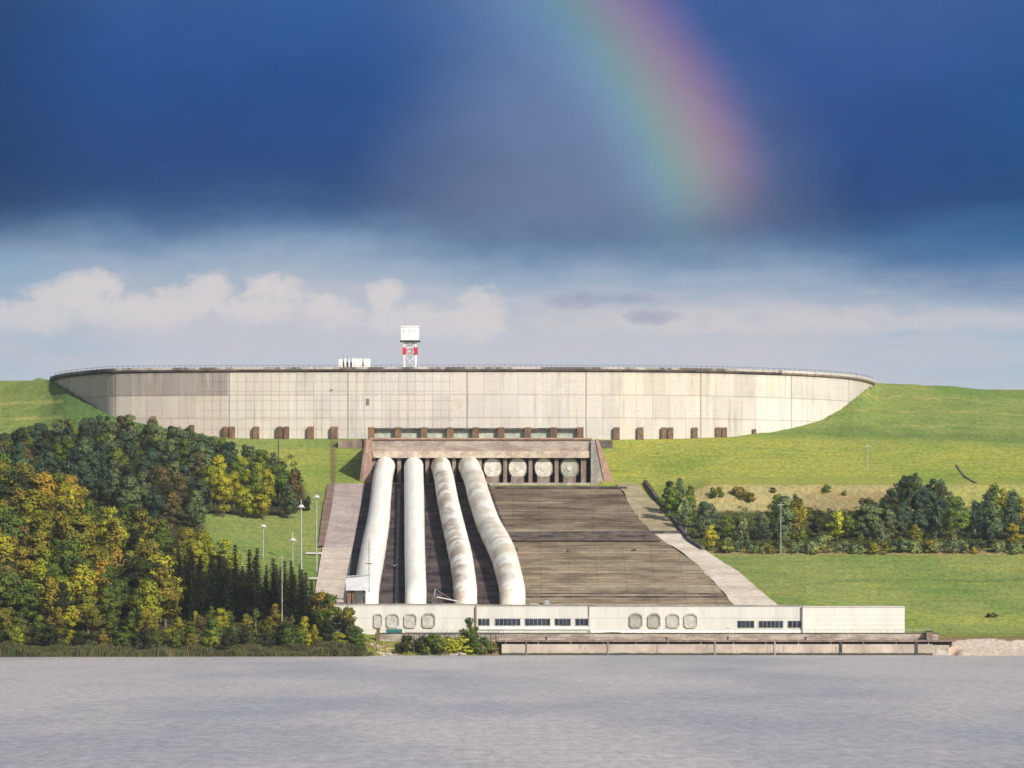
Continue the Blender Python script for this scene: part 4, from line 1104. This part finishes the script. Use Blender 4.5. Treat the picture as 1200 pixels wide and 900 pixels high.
# labels for the woods
ORD = ['first','second','third','fourth','fifth','sixth','seventh','eighth','ninth','tenth','eleventh','twelfth','thirteenth','fourteenth','fifteenth','sixteenth','seventeenth','eighteenth','nineteenth','twentieth',
       'twenty-first','twenty-second','twenty-third','twenty-fourth','twenty-fifth','twenty-sixth','twenty-seventh','twenty-eighth','twenty-ninth','thirtieth','thirty-first','thirty-second']
rows = {}
for rec in planted:
    if rec[0] != 'single': rows.setdefault(rec[0], []).append(rec)
PH = {'front': ('row up the shore hill', 'trees of the wooded hill on the left shore'), 'back': ('row of the wood below the wall', 'trees of the dark wood below the wall'), 'right': ('row of the right hand wood', 'trees of the wood on the right'),
      'bank': ('row on the bare bank above the wood', 'shrubs on the bare bank'), 'edge': ('row at the lower edge of the right wood', 'shrubs at the edge of the right wood')}
for key, lst in rows.items():
    zone, idx = key[:-2], int(key[-2:]); lst.sort(key=lambda r_: r_[3])
    for i, (w_, kind, word, px, Y, r_) in enumerate(lst):
        r_['label'] = f"{word} {NOUN[kind]}, {ORD[i]} from left, {ORD[idx]} {PH[zone][0]}"
        r_['group'] = PH[zone][1]
# understorey bushes filling the foot of the woods: nobody could count them
def scatter_leaves(name, region, n, cols_, m, seed):
    rng = random.Random(seed); vs, fs, cc = [], [], []
    for _ in range(n):
        px, Y = region(rng); z = ground(px, Y); x = X(px, Y); s = rng.uniform(.6, 1.4); col = rng.choice(cols_)
        for k in range(16):
            d = Vector((rng.gauss(0,1), rng.gauss(0,1), abs(rng.gauss(0,1)))).normalized()
            p = Vector((x, Y, z)) + d*s*rng.uniform(.7, 1.0)
            nn = (d + Vector((rng.uniform(-.6,.6), rng.uniform(-.6,.6), rng.uniform(-.3,.6)))).normalized()
            a = nn.orthogonal().normalized(); b = nn.cross(a); q = rng.uniform(.16, .36)
            o = len(vs); vs += [p-a*q, p-b*q*.7, p+a*q, p+b*q*.7]; fs.append((o,o+1,o+2,o+3)); cc += [col + (1,)]*4
    me = bpy.data.meshes.new(name); me.from_pydata(vs, [], fs); me.update()
    at = me.color_attributes.new('tint', 'FLOAT_COLOR', 'POINT'); at.data.foreach_set('color', [c for col in cc for c in col])
    me.materials.append(m); o = bpy.data.objects.new(name, me); COL.objects.link(o); return o
def ground_cover(name, region, n, size, cols_, m, hgt, seed):
    rng = random.Random(seed); vs, fs, cc = [], [], []
    while len(fs) < n:
        px, Y = region(rng)
        z = ground(px, Y)
        if z < -.2: continue
        x = X(px, Y); s = size*rng.uniform(.6, 1.4); h = hgt*rng.uniform(.5, 1.2)*(.75 + .9*mnoise.noise(Vector((x*.12, Y*.2, seed))))
        a = rng.uniform(0, 3.14); dx, dy = math.cos(a)*s/2, math.sin(a)*s/2; ln = rng.uniform(-.2,.2)*h
        o = len(vs); vs += [(x-dx, Y-dy, z-.1), (x+dx, Y+dy, z-.1), (x+dx*.6+ln, Y+dy*.6, z+h), (x-dx*.4+ln, Y-dy*.4, z+h*.9)]
        fs.append((o,o+1,o+2,o+3)); cc += [rng.choice(cols_) + (1,)] * 4
    me = bpy.data.meshes.new(name); me.from_pydata(vs, [], fs); me.update()
    at = me.color_attributes.new('tint', 'FLOAT_COLOR', 'POINT'); at.data.foreach_set('color', [c for col in cc for c in col])
    me.materials.append(m); o = bpy.data.objects.new(name, me); COL.objects.link(o); return o
tintm = mat('reed_and_scrub', lambda t, pos: t.mix(1.0, t.n('ShaderNodeAttribute', attribute_name='tint').outputs['Color'], t.ramp(t.noise(pos, .25, 4), [(.3, (.6,.6,.6)), (.7, (1.3,1.3,1.3))]), 'MULTIPLY'), .9, .1)
def reed_region(rng):
    px = rng.uniform(-60, 440); sh = itp([(0,1408),(300,1414),(440,1424)], px) + 4*mnoise.noise(Vector((px*.03,0,0)))
    return px, sh + rng.uniform(-1.5, 11)
tag(ground_cover('reeds', reed_region, 60000, .22, [(.10,.10,.03),(.12,.085,.045),(.06,.08,.025),(.15,.11,.06),(.07,.10,.03),(.05,.07,.02)], tintm, 2.0, 5), 'brown and green reed belt along the left shore', 'reeds', kind='stuff')
def scrub_region(rng):
    r_ = rng.random()
    if r_ < .6:
        Y = rng.uniform(1416, 1600); return rng.uniform(-40, itp([(1416,438),(1450,425),(1480,372),(1500,362),(1530,300),(1600,180)], Y)), Y
    if r_ < .8:
        Y = rng.uniform(1600, 1735); return rng.uniform(-40, 345 if Y > 1642 else 235), Y
    return rng.uniform(812, 1260), rng.uniform(1591, 1655)
tag(scatter_leaves('undergrowth', scrub_region, 7000, [(.065,.08,.02),(.10,.11,.03),(.05,.06,.02),(.14,.14,.03)], tintm, 6), 'low undergrowth beneath the trees', 'undergrowth', kind='stuff')
def dry_region(rng):
    if rng.random() < .55: return rng.uniform(694, 728), rng.uniform(1469, 1474)
    return rng.uniform(425, 585), rng.uniform(1449, 1463)
tag(ground_cover('dry_grass', dry_region, 3500, .5, [(.30,.24,.06),(.22,.20,.06),(.15,.18,.04)], tintm, .6, 8), 'ochre dry grass on the bank and quay ledge', 'grass', kind='stuff')

# ================================================================ HAZE
HAZE = .00004
hb = MB().box((-32000, -420, -9), (32000, 12100, 105))
hm = bpy.data.materials.new('pale_air'); hm.use_nodes = True; t = NT(hm.node_tree)
vp = t.n('ShaderNodeVolumePrincipled', {'Color': (.80,.88,1.0,1), 'Density': HAZE, 'Anisotropy': .3})
ho = t.n('ShaderNodeOutputMaterial'); t.t.links.new(vp.outputs[0], ho.inputs['Volume'])
tag(hb.build('haze', hm), kind='stuff')

# ================================================================ CAMERA
cam = bpy.data.cameras.new('camera'); co = bpy.data.objects.new('camera', cam); COL.objects.link(co)
co.location = (0, 0, HC); co.rotation_euler = (R(90), 0, 0)
cam.sensor_width = 36; cam.lens = 36 * F / 1200; cam.shift_y = (HOR - 450) / 1200
cam.clip_start = 1; cam.clip_end = 30000
scene.camera = co

# ================================================================ LIGHT
SUN_AZ, SUN_EL = R(32), R(31)       # behind the camera, to the right
sd = Vector((math.sin(SUN_AZ)*math.cos(SUN_EL), -math.cos(SUN_AZ)*math.cos(SUN_EL), math.sin(SUN_EL)))
sl = bpy.data.lights.new('sun', 'SUN'); sl.energy = 4.6; sl.angle = R(.5); sl.color = (1.0, .95, .87)
so = bpy.data.objects.new('sun', sl); COL.objects.link(so); so.rotation_euler = sd.to_track_quat('Z', 'Y').to_euler(); so.location = (200, -200, 300)

w = bpy.data.worlds.new('World'); scene.world = w; w.use_nodes = True
t = NT(w.node_tree)
sky = t.n('ShaderNodeTexSky', sky_type='NISHITA', sun_disc=False, sun_elevation=SUN_EL, sun_rotation=math.pi - SUN_AZ, air_density=1.0, dust_density=1.5)
d = t.n('ShaderNodeTexCoord').outputs['Generated']
sx = t.n('ShaderNodeSeparateXYZ', {0: d})
az = t.m('ARCTAN2', sx.outputs[0], sx.outputs[1]); el = t.m('ARCSINE', sx.outputs[2])
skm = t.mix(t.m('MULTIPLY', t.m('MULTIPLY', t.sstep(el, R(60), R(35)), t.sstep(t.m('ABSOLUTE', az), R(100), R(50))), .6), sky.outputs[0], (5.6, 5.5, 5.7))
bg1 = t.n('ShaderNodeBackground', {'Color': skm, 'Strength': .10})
A = t.m('MULTIPLY_ADD', az, F, 600.0)          # bearing and height in the survey's units
E = t.m('MULTIPLY_ADD', el, -F, HOR)
vec = t.comb(A, E, 0.0)
wb = t.noise(t.scalev(vec, (.004, .011, 1)), 1.0, 5, .6)
ws = t.noise(t.scalev(vec, (.022, .03, 1)), 1.0, 5, .6)
Ew = t.m('ADD', E, t.m('ADD', t.m('MULTIPLY_ADD', wb, 70.0, -35.0), t.m('MULTIPLY_ADD', ws, 16.0, -8.0)))
# the edge of the storm cloud drops towards the right
Ew = t.m('SUBTRACT', Ew, t.m('MULTIPLY', t.sstep(A, 300, 1100), 30.0))
fac = t.m('DIVIDE', t.m('ADD', Ew, 700.0), 1400.0)
def st(y, c): return ((y+700)/1400, S(*c))
col = t.ramp(fac, [st(-650,(120,130,150)), st(-250,(70,98,140)), st(0,(44,88,150)), st(110,(36,76,138)), st(200,(38,72,126)), st(234,(50,82,130)), st(258,(72,104,146)), st(282,(114,142,174)),
                   st(305,(146,168,192)), st(345,(180,187,199)), st(385,(195,197,205)), st(450,(192,199,210)), st(700,(184,190,202))], 'B_SPLINE')
def blob(cx, cy, rx, ry, soft=.6, warp=None):
    a = t.m('DIVIDE', t.m('SUBTRACT', A, float(cx)), float(rx)); b = t.m('DIVIDE', t.m('SUBTRACT', E, float(cy)), float(ry))
    r2 = t.m('ADD', t.m('MULTIPLY', a, a), t.m('MULTIPLY', b, b))
    if warp: r2 = t.m('ADD', r2, warp)
    return t.sstep(r2, 1.0, 1.0 - soft)
# greyer, lilac middle; deeper left and right shoulders
lil = t.m('MULTIPLY', blob(700, 300, 330, 330, 1.0), t.sstep(E, 330, 240))
col = t.mix(t.m('MULTIPLY', lil, .5), col, S(124,138,162))
top = t.sstep(E, 320, 230)
col = t.mix(t.m('MULTIPLY', t.m('MULTIPLY', t.sstep(A, 160, -30), top), .55), col, S(22,50,88))
col = t.mix(t.m('MULTIPLY', t.m('MULTIPLY', t.sstep(A, 1050, 1200), top), .5), col, S(30,80,130))
col = t.mix(t.m('MULTIPLY', blob(1210, 300, 260, 70, 1.0), .6), col, S(58,110,160))
col = t.mix(t.m('MULTIPLY', blob(-20, 330, 140, 45, 1.0), .5), col, S(110,160,190))
# puffy sunlit cumulus on the horizon
col = t.mix(t.m('MULTIPLY', blob(1190, 415, 260, 60, 1.0), .6), col, S(162,186,206))
col = t.mix(t.m('MULTIPLY', blob(0, 405, 200, 60, 1.0), .5), col, S(160,180,200))
wn = t.noise(t.scalev(vec, (.024, .036, 1)), 1.0, 4, .5)
wp = t.m('MULTIPLY_ADD', wn, 2.6, -1.3)
wf = t.noise(t.scalev(vec, (.07, .09, 1)), 1.0, 5, .6)
wq = t.m('ADD', t.m('MULTIPLY_ADD', wn, 1.4, -.7), t.m('MULTIPLY_ADD', wf, 1.3, -.65))
cum = None
for c_ in ((105,336,50,24),(80,350,60,26),(140,364,70,26),(30,374,80,26),(180,366,50,28),(248,344,40,30),(215,356,50,26),(300,362,60,26),(322,344,46,26),(385,366,46,26),(451,344,26,22),(480,376,60,26),(565,366,40,36),(545,382,60,26)):
    bb = blob(*c_, .95, wq); cum = bb if cum is None else t.m('SUBTRACT', t.m('ADD', cum, bb), t.m('MULTIPLY', cum, bb))
cum = t.m('MULTIPLY', cum, t.lin(E, 335, 420, 1.0, .35))
col = t.mix(t.m('MULTIPLY', cum, .62), col, S(232,220,213))
band = t.m('MULTIPLY', blob(900, 376, 420, 22, 1.0, wp), t.lin(wn, .35, .65, .3, 1.0))
col = t.mix(t.m('MULTIPLY', band, .7), col, S(220,210,205))
dk = t.m('MAXIMUM', blob(672, 353, 40, 12, 1.0, wp), t.m('MAXIMUM', blob(765, 372, 42, 12, 1.0, wp), blob(735, 350, 60, 9, 1.0, wp)))
col = t.mix(t.m('MULTIPLY', dk, .6), col, S(138,150,178))
tx = t.noise(t.scalev(vec, (.0045, .010, 1)), 1.0, 6, .62, .6)
k_ = t.m('MULTIPLY_ADD', t.m('MULTIPLY', t.m('SUBTRACT', tx, .5), top), .55, 1.0)
col = t.mix(1.0, col, t.comb(k_, k_, k_), 'MULTIPLY')
hz = t.m('MULTIPLY', t.sstep(t.noise(t.scalev(vec, (.006, .03, 1)), 1.0, 5, .6), .42, .65), t.sstep(E, 300, 360))
col = t.mix(t.m('MULTIPLY', hz, .35), col, S(205,198,204))
# rainbow: arc about a fitted centre, colours by angular radius
ra = t.m('SUBTRACT', A, 103.0); rb = t.m('SUBTRACT', E, 517.0)
rad = t.m('SQRT', t.m('ADD', t.m('MULTIPLY', ra, ra), t.m('MULTIPLY', rb, rb)))
q = t.lin(rad, 662, 880)
bow = t.ramp(q, [(0, (0,0,0)), (.16, (.03,.05,.05)), (.28, (.06,.13,.10)), (.38, (.10,.21,.06)), (.48, (.18,.20,.035)), (.58, (.23,.165,.03)), (.69, (.26,.10,.03)), (.80, (.16,.045,.035)), (.90, (.06,.015,.03)), (1, (0,0,0))], 'B_SPLINE')
fade = t.m('MULTIPLY', t.sstep(t.m('ADD', E, t.m('MULTIPLY', t.m('SUBTRACT', rad, 750.0), .45)), 322, 190), t.lin(E, -200, 150, .75, 1.0))
fade = t.m('MULTIPLY', fade, t.sstep(A, 300, 560))
fade = t.m('MULTIPLY', fade, .86)
col = t.mix(1.0, col, t.mix(fade, (0,0,0), bow), 'ADD')
inner = t.m('MULTIPLY', t.m('MULTIPLY', t.m('MULTIPLY', t.sstep(rad, 480, 700), t.sstep(rad, 780, 715)), t.sstep(A, 380, 620)), t.m('MULTIPLY', t.sstep(E, 300, 150), .35))
col = t.mix(inner, col, S(125,150,190))
bg2 = t.n('ShaderNodeBackground', {'Color': col, 'Strength': .95})
wgt = t.m('MULTIPLY', t.sstep(el, R(13), R(7.5)), t.sstep(t.m('ABSOLUTE', az), R(110), R(60)))
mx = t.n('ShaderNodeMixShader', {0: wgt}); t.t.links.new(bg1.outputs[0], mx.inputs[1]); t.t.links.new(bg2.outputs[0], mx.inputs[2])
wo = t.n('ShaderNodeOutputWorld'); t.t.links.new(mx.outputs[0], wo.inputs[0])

scene.view_settings.view_transform = 'Standard'; scene.view_settings.look = 'None'
scene.view_settings.exposure = 0.12; scene.view_settings.gamma = 1.0
scene.render.engine = 'CYCLES'
scene.cycles.max_bounces = 5; scene.cycles.diffuse_bounces = 2; scene.cycles.glossy_bounces = 2; scene.cycles.transmission_bounces = 2
for o in bpy.data.objects:
    if '_w' in o: del o['_w']
print('PLANTED', len(planted), {k: sum(1 for r_ in planted if r_[1] == k) for k in KINDS}, 'max row', max(len(l) for l in rows.values()))
